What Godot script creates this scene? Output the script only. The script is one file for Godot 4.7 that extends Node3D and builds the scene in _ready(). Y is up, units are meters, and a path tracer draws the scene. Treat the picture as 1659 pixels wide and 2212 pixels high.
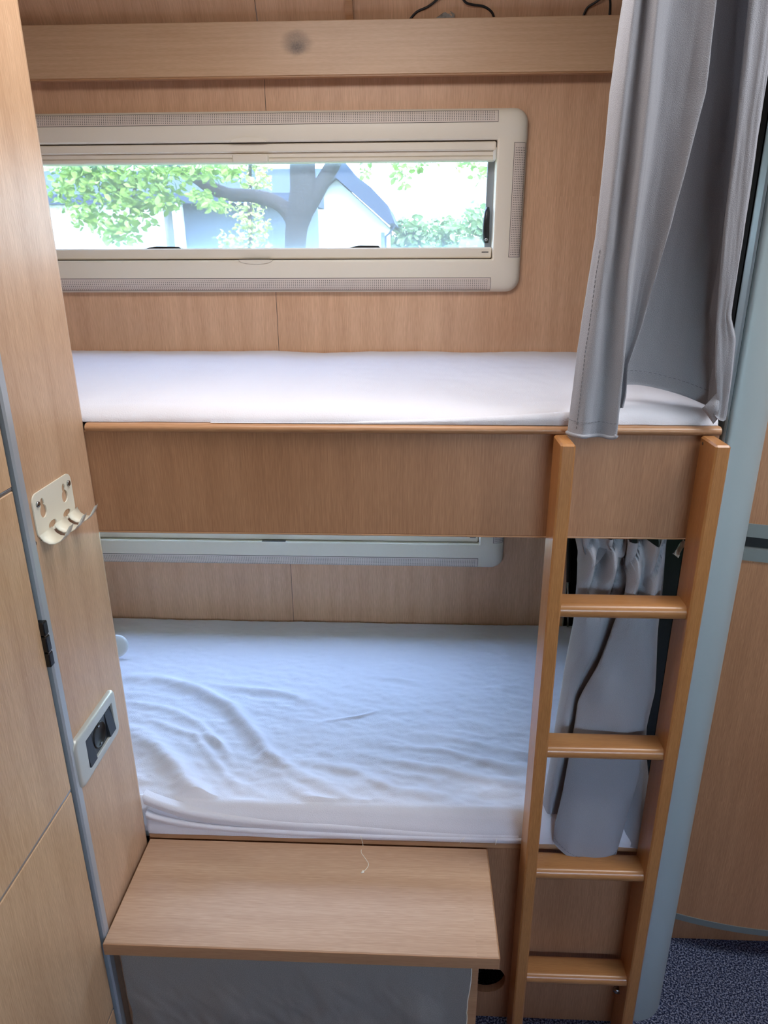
extends Node3D
# Bunk beds in the rear of a caravan. Metres, floor at y = 0, bunk front plane at z = 0, outer wall at z = -0.807.

const EYE := Vector3(0.57575, 1.73913, 1.19847)
const RIGHT := Vector3(0.99906436, -0.00407907, -0.04305537)
const UPV := Vector3(-0.0111463, 0.93762439, -0.34747124)
const FWD := Vector3(-0.04178712, -0.34762604, -0.93670165)
const FOCAL := 1539.57
const ZW := -0.807

var M := {}
var taken := {}

# ---------------------------------------------------------------- photo pixel -> point on a known plane
func ray(u: float, v: float) -> Vector3:
	return FWD + RIGHT * ((u - 829.5) / FOCAL) - UPV * ((v - 1106.0) / FOCAL)
func pz(u: float, v: float, z: float) -> Vector3:
	var d := ray(u, v)
	return EYE + d * ((z - EYE.z) / d.z)
func py(u: float, v: float, y: float) -> Vector3:
	var d := ray(u, v)
	return EYE + d * ((y - EYE.y) / d.y)
func pxp(u: float, v: float, x: float) -> Vector3:
	var d := ray(u, v)
	return EYE + d * ((x - EYE.x) / d.x)

# ---------------------------------------------------------------- naming, tagging
func numbered(called: String) -> String:
	if not taken.has(called):
		taken[called] = 0
		return called
	taken[called] += 1
	return "%s_%03d" % [called, taken[called]]
func tag(o: Node, label: String, category: String, group := "", kind := "") -> void:
	if label: o.set_meta("label", label)
	if category: o.set_meta("category", category)
	if group: o.set_meta("group", group)
	if kind: o.set_meta("kind", kind)
func thing(called: String, label: String, category: String, at := Vector3.ZERO, group := "") -> Node3D:
	var o := Node3D.new()
	o.name = numbered(called)
	add_child(o)
	o.position = at
	tag(o, label, category, group)
	return o
func setting(called: String, label := "", category := "") -> Node3D:
	var o := Node3D.new()
	o.name = called
	add_child(o)
	tag(o, label, category, "", "structure")
	return o
func obj(called: String, st: SurfaceTool, m: Material, parent: Node3D = null) -> MeshInstance3D:
	st.generate_normals()
	var o := MeshInstance3D.new()
	o.mesh = st.commit()
	o.material_override = m
	o.cast_shadow = GeometryInstance3D.SHADOW_CASTING_SETTING_ON
	if parent == null:
		o.name = numbered(called)
		add_child(o)
	else:
		o.name = called
		parent.add_child(o, true)
		# parts are modelled in world coordinates: take the parent's place off
		var p: Node3D = parent
		var off := Vector3.ZERO
		while p != self and p != null:
			off += p.position
			p = p.get_parent() as Node3D
		o.position = -off
		if o.get_parent() is MeshInstance3D:
			o.position = Vector3.ZERO
	return o

# ---------------------------------------------------------------- shapes
func begin(smooth := false) -> SurfaceTool:
	var st := SurfaceTool.new()
	st.begin(Mesh.PRIMITIVE_TRIANGLES)
	st.set_smooth_group(0 if smooth else -1)
	return st
func tri(st: SurfaceTool, a: Vector3, b: Vector3, c: Vector3) -> void:
	st.add_vertex(a); st.add_vertex(b); st.add_vertex(c)
func tri_out(st: SurfaceTool, a: Vector3, b: Vector3, c: Vector3, mid: Vector3) -> void:
	if (b - a).cross(c - a).dot((a + b + c) / 3.0 - mid) > 0.0:
		tri(st, a, c, b)
	else:
		tri(st, a, b, c)
func quad_out(st: SurfaceTool, a: Vector3, b: Vector3, c: Vector3, d: Vector3, mid: Vector3) -> void:
	tri_out(st, a, b, c, mid); tri_out(st, a, c, d, mid)
func cbox(st: SurfaceTool, lo: Vector3, hi: Vector3, ch := 0.0015) -> void:
	# box with chamfered edges
	var mid := (lo + hi) / 2.0
	var h := (hi - lo) / 2.0
	var c: float = min(ch, min(h.x, min(h.y, h.z)) * 0.6)
	var v := {}
	for sx in [-1, 1]:
		for sy in [-1, 1]:
			for sz in [-1, 1]:
				v[[sx, sy, sz, 0]] = mid + Vector3(sx * h.x, sy * (h.y - c), sz * (h.z - c))
				v[[sx, sy, sz, 1]] = mid + Vector3(sx * (h.x - c), sy * h.y, sz * (h.z - c))
				v[[sx, sy, sz, 2]] = mid + Vector3(sx * (h.x - c), sy * (h.y - c), sz * h.z)
	for s in [-1, 1]:
		quad_out(st, v[[s, -1, -1, 0]], v[[s, 1, -1, 0]], v[[s, 1, 1, 0]], v[[s, -1, 1, 0]], mid)
		quad_out(st, v[[-1, s, -1, 1]], v[[1, s, -1, 1]], v[[1, s, 1, 1]], v[[-1, s, 1, 1]], mid)
		quad_out(st, v[[-1, -1, s, 2]], v[[1, -1, s, 2]], v[[1, 1, s, 2]], v[[-1, 1, s, 2]], mid)
		for t in [-1, 1]:
			quad_out(st, v[[s, t, -1, 0]], v[[s, t, 1, 0]], v[[s, t, 1, 1]], v[[s, t, -1, 1]], mid)
			quad_out(st, v[[s, -1, t, 0]], v[[s, 1, t, 0]], v[[s, 1, t, 2]], v[[s, -1, t, 2]], mid)
			quad_out(st, v[[-1, s, t, 1]], v[[1, s, t, 1]], v[[1, s, t, 2]], v[[-1, s, t, 2]], mid)
			for r in [-1, 1]:
				tri_out(st, v[[s, t, r, 0]], v[[s, t, r, 1]], v[[s, t, r, 2]], mid)
func box_part(called: String, lo: Vector3, hi: Vector3, m: Material, parent: Node3D, ch := 0.0015) -> MeshInstance3D:
	var st := begin()
	cbox(st, lo, hi, ch)
	return obj(called, st, m, parent)
func grid(st: SurfaceTool, rows: Array, flip := false) -> void:
	for i in rows.size() - 1:
		var a: PackedVector3Array = rows[i]
		var b: PackedVector3Array = rows[i + 1]
		for j in a.size() - 1:
			if flip:
				tri(st, a[j], b[j + 1], b[j]); tri(st, a[j], a[j + 1], b[j + 1])
			else:
				tri(st, a[j], b[j], b[j + 1]); tri(st, a[j], b[j + 1], a[j + 1])
func tube(st: SurfaceTool, pts: Array, radii: Variant, n := 10, caps := true) -> void:
	var rings := []
	var up := Vector3(0.13, 0.97, 0.21).normalized()
	for i in pts.size():
		var p: Vector3 = pts[i]
		var q: Vector3 = pts[min(i + 1, pts.size() - 1)]
		var o: Vector3 = pts[max(i - 1, 0)]
		var t := (q - o).normalized()
		if abs(t.dot(up)) > 0.95:
			up = Vector3(0.9, 0.1, 0.4).normalized()
		var a := t.cross(up).normalized()
		var b := t.cross(a).normalized()
		up = -b if b.dot(up) < 0 else b
		b = up
		a = t.cross(b).normalized()
		var r: float = radii[i] if radii is Array else radii
		var ring := PackedVector3Array()
		for k in n + 1:
			var w := TAU * k / n
			ring.append(p + a * cos(w) * r + b * sin(w) * r)
		rings.append(ring)
	grid(st, rings)
	if caps:
		for e in [0, rings.size() - 1]:
			var ring: PackedVector3Array = rings[e]
			var c: Vector3 = pts[e]
			for k in n:
				if e == 0: tri(st, c, ring[k], ring[k + 1])
				else: tri(st, c, ring[k + 1], ring[k])
func prism(st: SurfaceTool, poly: PackedVector2Array, ax: String, a: float, b: float) -> void:
	# polygon extruded along axis ax from a to b; the polygon's plane is (x,y) for z, (z,y) for x, (x,z) for y
	var f := func(p: Vector2, t: float) -> Vector3:
		return Vector3(p.x, p.y, t) if ax == "z" else Vector3(t, p.y, p.x) if ax == "x" else Vector3(p.x, t, p.y)
	var idx := Geometry2D.triangulate_polygon(poly)
	for i in range(0, idx.size(), 3):
		var p0 := poly[idx[i]]
		var p1 := poly[idx[i + 1]]
		var p2 := poly[idx[i + 2]]
		for e in [[a, b], [b, a]]:
			tri_out(st, f.call(p0, e[0]), f.call(p1, e[0]), f.call(p2, e[0]), f.call((p0 + p1 + p2) / 3.0, e[1]))
	var cw := Geometry2D.is_polygon_clockwise(poly)
	for i in poly.size():
		var p := poly[i]
		var q := poly[(i + 1) % poly.size()]
		var e := q - p
		var nrm := Vector2(e.y, -e.x) * (-1.0 if cw else 1.0)
		var mid: Vector3 = f.call((p + q) / 2.0 - nrm, (a + b) / 2.0)
		quad_out(st, f.call(p, a), f.call(q, a), f.call(q, b), f.call(p, b), mid)
func rounded(x0: float, y0: float, x1: float, y1: float, r: float, n := 5) -> PackedVector2Array:
	var out := PackedVector2Array()
	for c in [[x1 - r, y1 - r, 0.0], [x0 + r, y1 - r, 90.0], [x0 + r, y0 + r, 180.0], [x1 - r, y0 + r, 270.0]]:
		for k in n + 1:
			var w := deg_to_rad(c[2] + 90.0 * k / n)
			out.append(Vector2(c[0] + cos(w) * r, c[1] + sin(w) * r))
	return out
func disc(st: SurfaceTool, c: Vector3, axis: Vector3, r: float, h: float, dome := 0.3, n := 20) -> void:
	# low button with a rounded rim; base at c, rises along axis
	var a := axis.cross(Vector3(0.31, 0.77, 0.55)).normalized()
	var b := axis.cross(a).normalized()
	var prof := [[1.0, 0.0], [1.0, 0.55], [0.94, 0.82], [0.82, 1.0 - dome * 0.1], [0.45, 1.0 + dome * 0.2], [0.0, 1.0 + dome * 0.3]]
	var rings := []
	for p in prof:
		var ring := PackedVector3Array()
		for k in n + 1:
			var w := TAU * k / n
			ring.append(c + axis * h * p[1] + (a * cos(w) + b * sin(w)) * r * p[0])
		rings.append(ring)
	grid(st, rings, true)
func lerp_list(list: Array, y: float) -> float:
	# list of [y, value] with y falling; linear in between, carried on beyond the ends
	var n := list.size()
	for i in n - 1:
		if y >= list[i + 1][0] or i == n - 2:
			var t: float = (y - list[i][0]) / (list[i + 1][0] - list[i][0])
			if i == n - 2: t = min(t, 1.0)
			return lerp(float(list[i][1]), float(list[i + 1][1]), t)
	return list[n - 1][1]
func fold_line(uv: Array, z: float) -> Array:
	# pixel line -> [height, x] on the plane z
	var out := []
	for p in uv:
		var q := pz(p[0], p[1], z)
		out.append([q.y, q.x])
	return out
func spline(pts: Array, n: int) -> PackedVector3Array:
	# Catmull-Rom through pts, n steps a span
	var out := PackedVector3Array()
	for i in pts.size() - 1:
		var p0: Vector3 = pts[max(i - 1, 0)]
		var p1: Vector3 = pts[i]
		var p2: Vector3 = pts[i + 1]
		var p3: Vector3 = pts[min(i + 2, pts.size() - 1)]
		for k in n:
			out.append(p1.cubic_interpolate(p2, p0, p3, float(k) / n))
	out.append(pts[pts.size() - 1])
	return out

# ---------------------------------------------------------------- textures and materials
func noise_bytes(w: int, h: int, sx: int, sy: int, freq: float, seed_: int, oct := 2) -> PackedByteArray:
	var f := FastNoiseLite.new()
	f.seed = seed_
	f.frequency = freq
	f.noise_type = FastNoiseLite.TYPE_SIMPLEX_SMOOTH
	f.fractal_octaves = oct
	var im := f.get_seamless_image(sx, sy)
	im.convert(Image.FORMAT_L8)
	if sx != w or sy != h:
		im.resize(w, h, Image.INTERPOLATE_CUBIC)
	return im.get_data()
func wood_image(seed_: int, c0: Color, c1: Color, across: bool, n := 1024) -> ImageTexture:
	# fine straight grain: streaks run along v, or along u where across is set
	var a := noise_bytes(n, n, n, 20, 0.22, seed_, 2)
	var b := noise_bytes(n, n, n, 48, 0.45, seed_ + 1, 1)
	var c := noise_bytes(n, n, 128, 6, 0.09, seed_ + 2, 2)
	var out := PackedByteArray()
	out.resize(n * n * 3)
	var k := 0
	for i in n * n:
		var t := (a[i] * 0.36 + b[i] * 0.36 + c[i] * (0.34 if across else 0.22)) / (242.0 if across else 240.0) * (0.91 if across else 1.0)
		t = clampf((t - 0.5) * 1.7 + 0.5, 0.0, 1.0)
		var d := int(lerpf(c0.r, c1.r, t) * 255.0)
		out[k] = d
		out[k + 1] = int(lerpf(c0.g, c1.g, t) * 255.0)
		out[k + 2] = int(lerpf(c0.b, c1.b, t) * 255.0)
		k += 3
	var im := Image.create_from_data(n, n, false, Image.FORMAT_RGB8, out)
	if across:
		im.rotate_90(CLOCKWISE)
	im.generate_mipmaps()
	return ImageTexture.create_from_image(im)
func gray_texture(n: int, freq: float, seed_: int, lo: float, hi: float, oct := 3) -> ImageTexture:
	var a := noise_bytes(n, n, n, n, freq, seed_, oct)
	for i in a.size():
		a[i] = int(lerpf(lo, hi, a[i] / 255.0) * 255.0)
	return ImageTexture.create_from_image(Image.create_from_data(n, n, false, Image.FORMAT_L8, a))
func mat(col: Color, rough: float, metal := 0.0, spec := 0.5) -> StandardMaterial3D:
	var m := StandardMaterial3D.new()
	m.albedo_color = col
	m.roughness = rough
	m.metallic = metal
	m.metallic_specular = spec
	return m
func tri_mat(tex: Texture2D, size: float, tint: Color, rough: float, offset := Vector3.ZERO) -> StandardMaterial3D:
	var m := mat(tint, rough)
	m.albedo_texture = tex
	m.uv1_triplanar = true
	m.uv1_world_triplanar = true
	m.uv1_triplanar_sharpness = 8.0
	m.uv1_scale = Vector3.ONE / size
	m.uv1_offset = offset
	return m
func relief(m: StandardMaterial3D, tex: Texture2D, cm: float) -> void:
	m.heightmap_enabled = true
	m.heightmap_texture = tex
	m.heightmap_scale = cm

func make_materials() -> void:
	var wv := wood_image(11, Color(0.70, 0.565, 0.455), Color(0.84, 0.715, 0.605), false)
	var wh := wood_image(31, Color(0.72, 0.59, 0.48), Color(0.83, 0.71, 0.60), true)
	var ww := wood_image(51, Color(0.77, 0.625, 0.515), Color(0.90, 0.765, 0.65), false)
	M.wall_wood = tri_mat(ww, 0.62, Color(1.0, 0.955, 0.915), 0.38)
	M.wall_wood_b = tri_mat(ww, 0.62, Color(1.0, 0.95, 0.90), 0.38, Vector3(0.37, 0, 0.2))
	M.wardrobe_wood = tri_mat(wv, 0.55, Color(1.0, 0.98, 0.95), 0.36, Vector3(0.1, 0.3, 0.55))
	M.door_wood = tri_mat(wv, 0.6, Color(1.0, 0.98, 0.92), 0.36, Vector3(0.6, 0.1, 0.2))
	M.board_wood = tri_mat(wv, 0.66, Color(0.86, 0.75, 0.66), 0.4, Vector3(0.2, 0.4, 0.1))
	M.under_wood = tri_mat(wv, 0.66, Color(0.86, 0.75, 0.66), 0.42, Vector3(0.7, 0.4, 0.6))
	M.step_wood = tri_mat(wh, 0.7, Color(0.95, 0.92, 0.90), 0.38)
	M.edge_wood = tri_mat(wh, 0.5, Color(0.92, 0.82, 0.72), 0.35, Vector3(0.3, 0.3, 0.3))
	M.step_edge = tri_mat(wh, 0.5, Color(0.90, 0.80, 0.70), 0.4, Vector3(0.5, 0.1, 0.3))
	M.ladder_v = tri_mat(wv, 0.45, Color(0.87, 0.72, 0.52), 0.3, Vector3(0.4, 0.2, 0.9))
	M.ladder_h = tri_mat(wh, 0.45, Color(0.88, 0.74, 0.56), 0.28, Vector3(0.1, 0.7, 0.2))
	M.cabinet_wood = tri_mat(wv, 0.62, Color(0.86, 0.74, 0.64), 0.42, Vector3(0.8, 0.2, 0.4))
	M.aluminium = mat(Color(0.66, 0.68, 0.70), 0.34, 0.85)
	M.strip_grey = mat(Color(0.70, 0.72, 0.74), 0.42, 0.35)
	M.profile = mat(Color(0.63, 0.68, 0.69), 0.40, 0.12)
	M.handle_grey = mat(Color(0.50, 0.52, 0.51), 0.4, 0.3)
	M.black = mat(Color(0.018, 0.018, 0.02), 0.55)
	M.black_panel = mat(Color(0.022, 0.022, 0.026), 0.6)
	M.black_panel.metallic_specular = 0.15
	M.black_plastic = mat(Color(0.05, 0.055, 0.06), 0.35)
	M.switch_grey = mat(Color(0.14, 0.16, 0.185), 0.4)
	M.steel = mat(Color(0.6, 0.6, 0.6), 0.25, 1.0)
	M.cream = mat(Color(0.925, 0.885, 0.815), 0.42)
	M.hook_cream = mat(Color(0.88, 0.86, 0.79), 0.4)
	M.perforated = mat(Color(0.88, 0.82, 0.77), 0.5)
	M.hole = mat(Color(0.36, 0.33, 0.31), 0.8)
	M.gasket = mat(Color(0.34, 0.30, 0.26), 0.7)
	M.socket_frame = mat(Color(0.74, 0.745, 0.72), 0.36, 0.3)
	M.white_plastic = mat(Color(0.88, 0.88, 0.86), 0.4)
	M.white_wall = mat(Color(0.80, 0.79, 0.76), 0.7)
	# cloth
	var pile := gray_texture(512, 0.16, 5, 0.0, 1.0, 3)
	var weave := gray_texture(512, 0.3, 8, 0.72, 1.0, 2)
	M.sheet = mat(Color(0.868, 0.858, 0.880), 0.95, 0.0, 0.2)
	M.sheet.uv1_triplanar = true
	M.sheet.uv1_world_triplanar = true
	M.sheet.uv1_scale = Vector3.ONE / 0.22
	relief(M.sheet, pile, 0.05)
	M.curtain = tri_mat(weave, 0.16, Color(0.715, 0.715, 0.74), 0.9)
	M.curtain.metallic_specular = 0.25
	relief(M.curtain, pile, 0.035)
	M.curtain.rim_enabled = true
	M.curtain.rim = 0.5
	M.curtain.rim_tint = 0.3
	M.curtain.backlight_enabled = true
	M.curtain.backlight = Color(0.10, 0.10, 0.10)
	M.skirt = tri_mat(weave, 0.3, Color(0.66, 0.63, 0.60), 0.55)
	M.stitch = mat(Color(0.44, 0.44, 0.46), 0.9)
	M.thread = mat(Color(0.92, 0.90, 0.84), 0.9)
	# carpet: blue-grey pile, speckled light and dark
	var n := 512
	var a := noise_bytes(n, n, n, n, 0.22, 71, 2)
	var b := noise_bytes(n, n, n, n, 0.35, 72, 1)
	var cols := PackedByteArray()
	cols.resize(n * n * 3)
	for i in n * n:
		var t := clampf((a[i] / 255.0 - 0.5) * 2.6 + 0.45, 0.0, 1.0)
		var s := clampf((b[i] / 255.0 - 0.5) * 2.0 + 0.5, 0.0, 1.0)
		var dark := Color(0.13, 0.15, 0.23)
		var light := Color(0.62, 0.63, 0.68).lerp(Color(0.46, 0.50, 0.62), s)
		var cc := dark.lerp(light, t)
		cols[i * 3] = int(cc.r * 255); cols[i * 3 + 1] = int(cc.g * 255); cols[i * 3 + 2] = int(cc.b * 255)
	var im := Image.create_from_data(n, n, false, Image.FORMAT_RGB8, cols)
	M.carpet = tri_mat(ImageTexture.create_from_image(im), 0.62, Color(1, 1, 1), 1.0)
	M.carpet.metallic_specular = 0.1
	relief(M.carpet, gray_texture(512, 0.22, 71, 0.0, 1.0, 2), 0.25)
	# acrylic panes: upper one has haze and dimming put into its colour
	M.pane = mat(Color(0.74, 0.84, 0.92, 0.66), 0.03)
	M.pane.transparency = BaseMaterial3D.TRANSPARENCY_ALPHA
	M.clear_pane = mat(Color(0.7, 0.8, 0.85, 0.10), 0.03)  # lower pane made clearer to let more light onto the lower bunk
	M.clear_pane.transparency = BaseMaterial3D.TRANSPARENCY_ALPHA
	# outdoors
	M.render_white = mat(Color(0.86, 0.86, 0.85), 0.9)
	M.garage = mat(Color(0.46, 0.52, 0.60), 0.7)
	M.roof_tile = mat(Color(0.25, 0.30, 0.38), 0.8)
	M.bark = tri_mat(gray_texture(256, 0.08, 41, 0.25, 1.0, 4), 0.35, Color(0.42, 0.39, 0.37), 0.95)
	M.leaf = mat(Color(0.40, 0.58, 0.16), 0.6)
	M.leaf.vertex_color_use_as_albedo = true
	M.leaf.albedo_color = Color.WHITE
	M.leaf.backlight_enabled = true
	M.leaf.backlight = Color(0.5, 0.5, 0.5)
	M.grass = mat(Color(0.30, 0.38, 0.18), 1.0)
	M.cable = mat(Color(0.10, 0.10, 0.11), 0.5)
	M.opal = mat(Color(0.9, 0.92, 0.95), 0.5)
	M.opal.emission_enabled = true
	M.opal.emission = Color(0.93, 0.97, 1.0)
	M.opal.emission_energy_multiplier = 1.6

# ---------------------------------------------------------------- camera, sky, lights
func make_view() -> void:
	var cam := Camera3D.new()
	cam.name = "camera"
	cam.transform = Transform3D(Basis(RIGHT, UPV, -FWD).orthonormalized(), EYE)
	cam.fov = rad_to_deg(2.0 * atan(1106.0 / FOCAL))
	cam.near = 0.02
	cam.far = 400.0
	add_child(cam)
	cam.current = true
	var env := Environment.new()
	env.background_mode = Environment.BG_SKY
	var sm := ProceduralSkyMaterial.new()
	sm.sky_top_color = Color(0.66, 0.79, 1.0)
	sm.sky_horizon_color = Color(0.82, 0.94, 1.0)
	sm.sky_curve = 0.25
	sm.ground_horizon_color = Color(0.62, 0.66, 0.62)
	sm.ground_bottom_color = Color(0.34, 0.36, 0.30)
	sm.sky_energy_multiplier = 3.8
	sm.ground_energy_multiplier = 1.6
	sm.sun_angle_max = 1.0
	var sky := Sky.new()
	sky.sky_material = sm
	env.sky = sky
	env.tonemap_mode = Environment.TONE_MAPPER_LINEAR
	env.tonemap_exposure = 1.0
	env.sdfgi_enabled = true
	env.ssao_enabled = true
	env.ssil_enabled = true
	var sun := DirectionalLight3D.new()
	sun.name = "sun"
	sun.light_energy = 1.6
	sun.light_color = Color(1.0, 0.95, 0.86)
	sun.light_angular_distance = 0.6
	sun.shadow_enabled = true
	add_child(sun)
	sun.look_at_from_position(Vector3(6, 11, 9), Vector3.ZERO, Vector3.UP)   # stands high behind the viewer: lights the garden side only
	var we := WorldEnvironment.new()
	we.name = "world_environment"
	we.environment = env
	add_child(we)
func area(called: String, at: Vector3, towards: Vector3, size: Vector2, e: float, col: Color) -> void:
	var l := AreaLight3D.new()
	l.name = called
	l.area_size = size
	l.area_normalize_energy = false
	l.light_energy = e
	l.light_color = col
	l.shadow_enabled = true
	l.area_range = 14.0
	l.area_attenuation = 2.0
	add_child(l)
	var up := Vector3.UP if abs(towards.y) < 0.9 else Vector3.BACK
	l.look_at_from_position(at, at + towards, up)

# ---------------------------------------------------------------- the room
func pbox(st: SurfaceTool, lo: Vector3, hi: Vector3) -> void:
	var mid := (lo + hi) / 2.0
	var v := []
	for i in 8:
		v.append(Vector3(hi.x if i & 1 else lo.x, hi.y if i & 2 else lo.y, hi.z if i & 4 else lo.z))
	for f in [[0, 1, 3, 2], [4, 5, 7, 6], [0, 1, 5, 4], [2, 3, 7, 6], [0, 2, 6, 4], [1, 3, 7, 5]]:
		quad_out(st, v[f[0]], v[f[1]], v[f[2]], v[f[3]], mid)

const WY0 := 1.71      # opening of the upper window
const WY1 := 1.989
const WX0 := -0.62
const WX1 := 0.773
const LOWER := -0.806  # the lower window is the same unit, this much lower

func make_room() -> void:
	var st := begin()
	pbox(st, Vector3(-0.95, -0.08, -0.90), Vector3(2.65, 0.0, 3.05))
	var fl := obj("floor", st, M.carpet)
	tag(fl, "blue-grey speckled carpet on the caravan floor", "carpet", "", "structure")
	st = begin()
	pbox(st, Vector3(-0.95, 2.46, -0.95), Vector3(2.65, 2.54, 3.05))
	tag(obj("ceiling", st, M.white_wall), "plain pale ceiling of the caravan", "ceiling", "", "structure")
	# outer wall behind the bunks: two veneered panels with an open joint, round two window openings
	var wb := setting("wall_back", "beech veneer outer wall behind both bunks", "wall")
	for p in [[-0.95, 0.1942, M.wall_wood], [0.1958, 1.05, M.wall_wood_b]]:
		st = begin()
		var x0: float = p[0]
		var x1: float = p[1]
		for r in [[0.0, WY0 + LOWER - 0.004], [WY1 + LOWER + 0.004, WY0 - 0.004], [WY1 + 0.004, 2.19]]:
			pbox(st, Vector3(x0, r[0], -0.845), Vector3(x1, r[1], ZW))
		for dy in [0.0, LOWER]:
			if x0 < WX0: pbox(st, Vector3(x0, WY0 - 0.004 + dy, -0.845), Vector3(WX0 - 0.004, WY1 + 0.004 + dy, ZW))
			if x1 > WX1: pbox(st, Vector3(WX1 + 0.004, WY0 - 0.004 + dy, -0.845), Vector3(x1, WY1 + 0.004 + dy, ZW))
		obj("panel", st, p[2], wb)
	var wu := setting("wall_back_upper", "beech veneer wall leaning inward behind the overhead shelf", "wall")
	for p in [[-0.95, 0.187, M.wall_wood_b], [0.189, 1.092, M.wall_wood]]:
		st = begin()
		prism(st, PackedVector2Array([Vector2(-0.845, 2.191), Vector2(-0.807, 2.191), Vector2(-0.804, 2.235), Vector2(-0.69, 2.459), Vector2(-0.9, 2.459)]), "x", p[0], p[1])
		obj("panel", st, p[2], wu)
	for r in [[0.0, WY0 + LOWER - 0.006], [WY1 + LOWER + 0.006, WY0 - 0.006], [WY1 + 0.006, 2.15]]:
		box_part("joint_strip", Vector3(0.192, r[0], -0.8455), Vector3(0.198, r[1], -0.8082), M.gasket, wb, 0.0003)
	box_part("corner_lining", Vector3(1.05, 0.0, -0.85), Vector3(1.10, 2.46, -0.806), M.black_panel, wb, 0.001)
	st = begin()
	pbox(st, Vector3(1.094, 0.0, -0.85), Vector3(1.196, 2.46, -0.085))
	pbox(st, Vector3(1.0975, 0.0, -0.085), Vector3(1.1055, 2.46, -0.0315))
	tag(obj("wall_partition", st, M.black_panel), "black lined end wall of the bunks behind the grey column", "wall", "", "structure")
	st = begin()
	pbox(st, Vector3(-0.95, 0.0, -0.90), Vector3(-0.90, 2.46, 3.05))
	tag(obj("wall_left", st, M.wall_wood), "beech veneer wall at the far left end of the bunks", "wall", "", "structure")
	st = begin()
	pbox(st, Vector3(2.60, 0.0, -0.90), Vector3(2.65, 2.46, 3.05))
	tag(obj("wall_right", st, M.cabinet_wood), "beech veneer wall at the right end of the caravan aisle", "wall", "", "structure")
	# wall behind the viewer; its window opening is added to let in sky light
	st = begin()
	pbox(st, Vector3(-0.95, 0.0, 3.0), Vector3(2.65, 1.3, 3.05))
	pbox(st, Vector3(-0.95, 1.8, 3.0), Vector3(2.65, 2.46, 3.05))
	pbox(st, Vector3(-0.95, 1.3, 3.0), Vector3(0.9, 1.8, 3.05))
	pbox(st, Vector3(2.0, 1.3, 3.0), Vector3(2.65, 1.8, 3.05))
	tag(obj("wall_front", st, M.cabinet_wood), "beech veneer long wall opposite the bunks with a small added window opening", "wall", "", "structure")
	st = begin()
	pbox(st, Vector3(1.0, 0.0, -0.90), Vector3(2.65, 2.46, -0.85))
	tag(obj("wall_rear_right", st, M.cabinet_wood), "beech veneer outer wall behind the curved cabinet", "wall", "", "structure")

# rooflight and ceiling lamp: both added out of frame to light the bunks from above
func make_added_lights() -> void:
	var r := thing("added_rooflight", "opal fill light added out of view in a white ceiling frame", "added_rooflight", Vector3(1.6, 2.44, 0.43))
	var st := begin()
	for b in [[1.18, 0.12, 2.12, 0.16], [1.18, 0.70, 2.12, 0.74], [1.18, 0.16, 1.22, 0.70], [2.08, 0.16, 2.12, 0.70]]:
		cbox(st, Vector3(b[0], 2.425, b[1]), Vector3(b[2], 2.459, b[3]), 0.004)
	obj("frame", st, M.white_plastic, r)
	st = begin()
	pbox(st, Vector3(1.22, 2.440, 0.16), Vector3(2.08, 2.448, 0.70))
	obj("light_pane", st, M.opal, r)
	area("added_rooflight_light", Vector3(1.65, 2.435, 0.43), Vector3.DOWN, Vector2(0.84, 0.52), 4.0, Color(0.96, 0.98, 1.0))
	var c := thing("added_ceiling_lamp", "flat oblong fill lamp with an opal cover, added out of view", "lamp", Vector3(0.4, 2.42, 0.1))
	box_part("base", Vector3(0.04, 2.44, -0.14), Vector3(0.76, 2.4595, 0.34), M.white_plastic, c, 0.004)
	box_part("lamp_cover", Vector3(0.06, 2.41, -0.12), Vector3(0.74, 2.44, 0.32), M.opal, c, 0.008)
	area("added_ceiling_lamp_light", Vector3(0.4, 2.405, 0.10), Vector3.DOWN, Vector2(0.66, 0.42), 2.9, Color(1.0, 0.98, 0.97))

# added unseen block behind the viewer: keeps bounce light off the floor zone
func make_light_blocker() -> void:
	var k := thing("added_light_blocker", "unseen beech block with a grey top, added to darken the floor zone", "kitchen unit", Vector3(1.0, 0.0, 2.2))
	box_part("body", Vector3(-0.2, 0.0, 1.92), Vector3(2.3, 0.88, 2.55), M.cabinet_wood, k)
	box_part("worktop", Vector3(-0.22, 0.88, 1.88), Vector3(2.32, 0.915, 2.57), M.handle_grey, k, 0.004)
	for i in 4:
		var x := -0.19 + i * 0.62
		var d := box_part("door", Vector3(x, 0.1, 1.902), Vector3(x + 0.6, 0.87, 1.9195), M.cabinet_wood, k)
		box_part("handle", Vector3(x + 0.2, 0.78, 1.893), Vector3(x + 0.4, 0.8, 1.9018), M.handle_grey, d)

# ---------------------------------------------------------------- windows
func frame_loop(t: float, h: float, dy: float) -> PackedVector3Array:
	var x0: float = lerp(-0.695, WX0, t)
	var x1: float = lerp(0.848, WX1, t)
	var y0: float = lerp(1.628, WY0, t) + dy
	var y1: float = lerp(2.060, WY1, t) + dy
	var out := PackedVector3Array()
	for p in rounded(x0, y0, x1, y1, lerp(0.036, 0.004, t), 8):
		out.append(Vector3(p.x, p.y, ZW + h))
	out.append(out[0])
	return out
const PROFILE := [[0.0, 0.0], [0.0, 0.007], [0.03, 0.013], [0.09, 0.0185], [0.18, 0.0222], [0.30, 0.0246], [0.45, 0.026], [0.60, 0.0268], [0.93, 0.027], [0.985, 0.026], [1.0, 0.022], [1.0, -0.036]]
func frame_h(t: float) -> float:
	for i in range(1, PROFILE.size() - 1):
		if t <= PROFILE[i + 1][0]:
			return lerp(float(PROFILE[i][1]), float(PROFILE[i + 1][1]), inverse_lerp(PROFILE[i][0], PROFILE[i + 1][0], t))
	return 0.022
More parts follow.
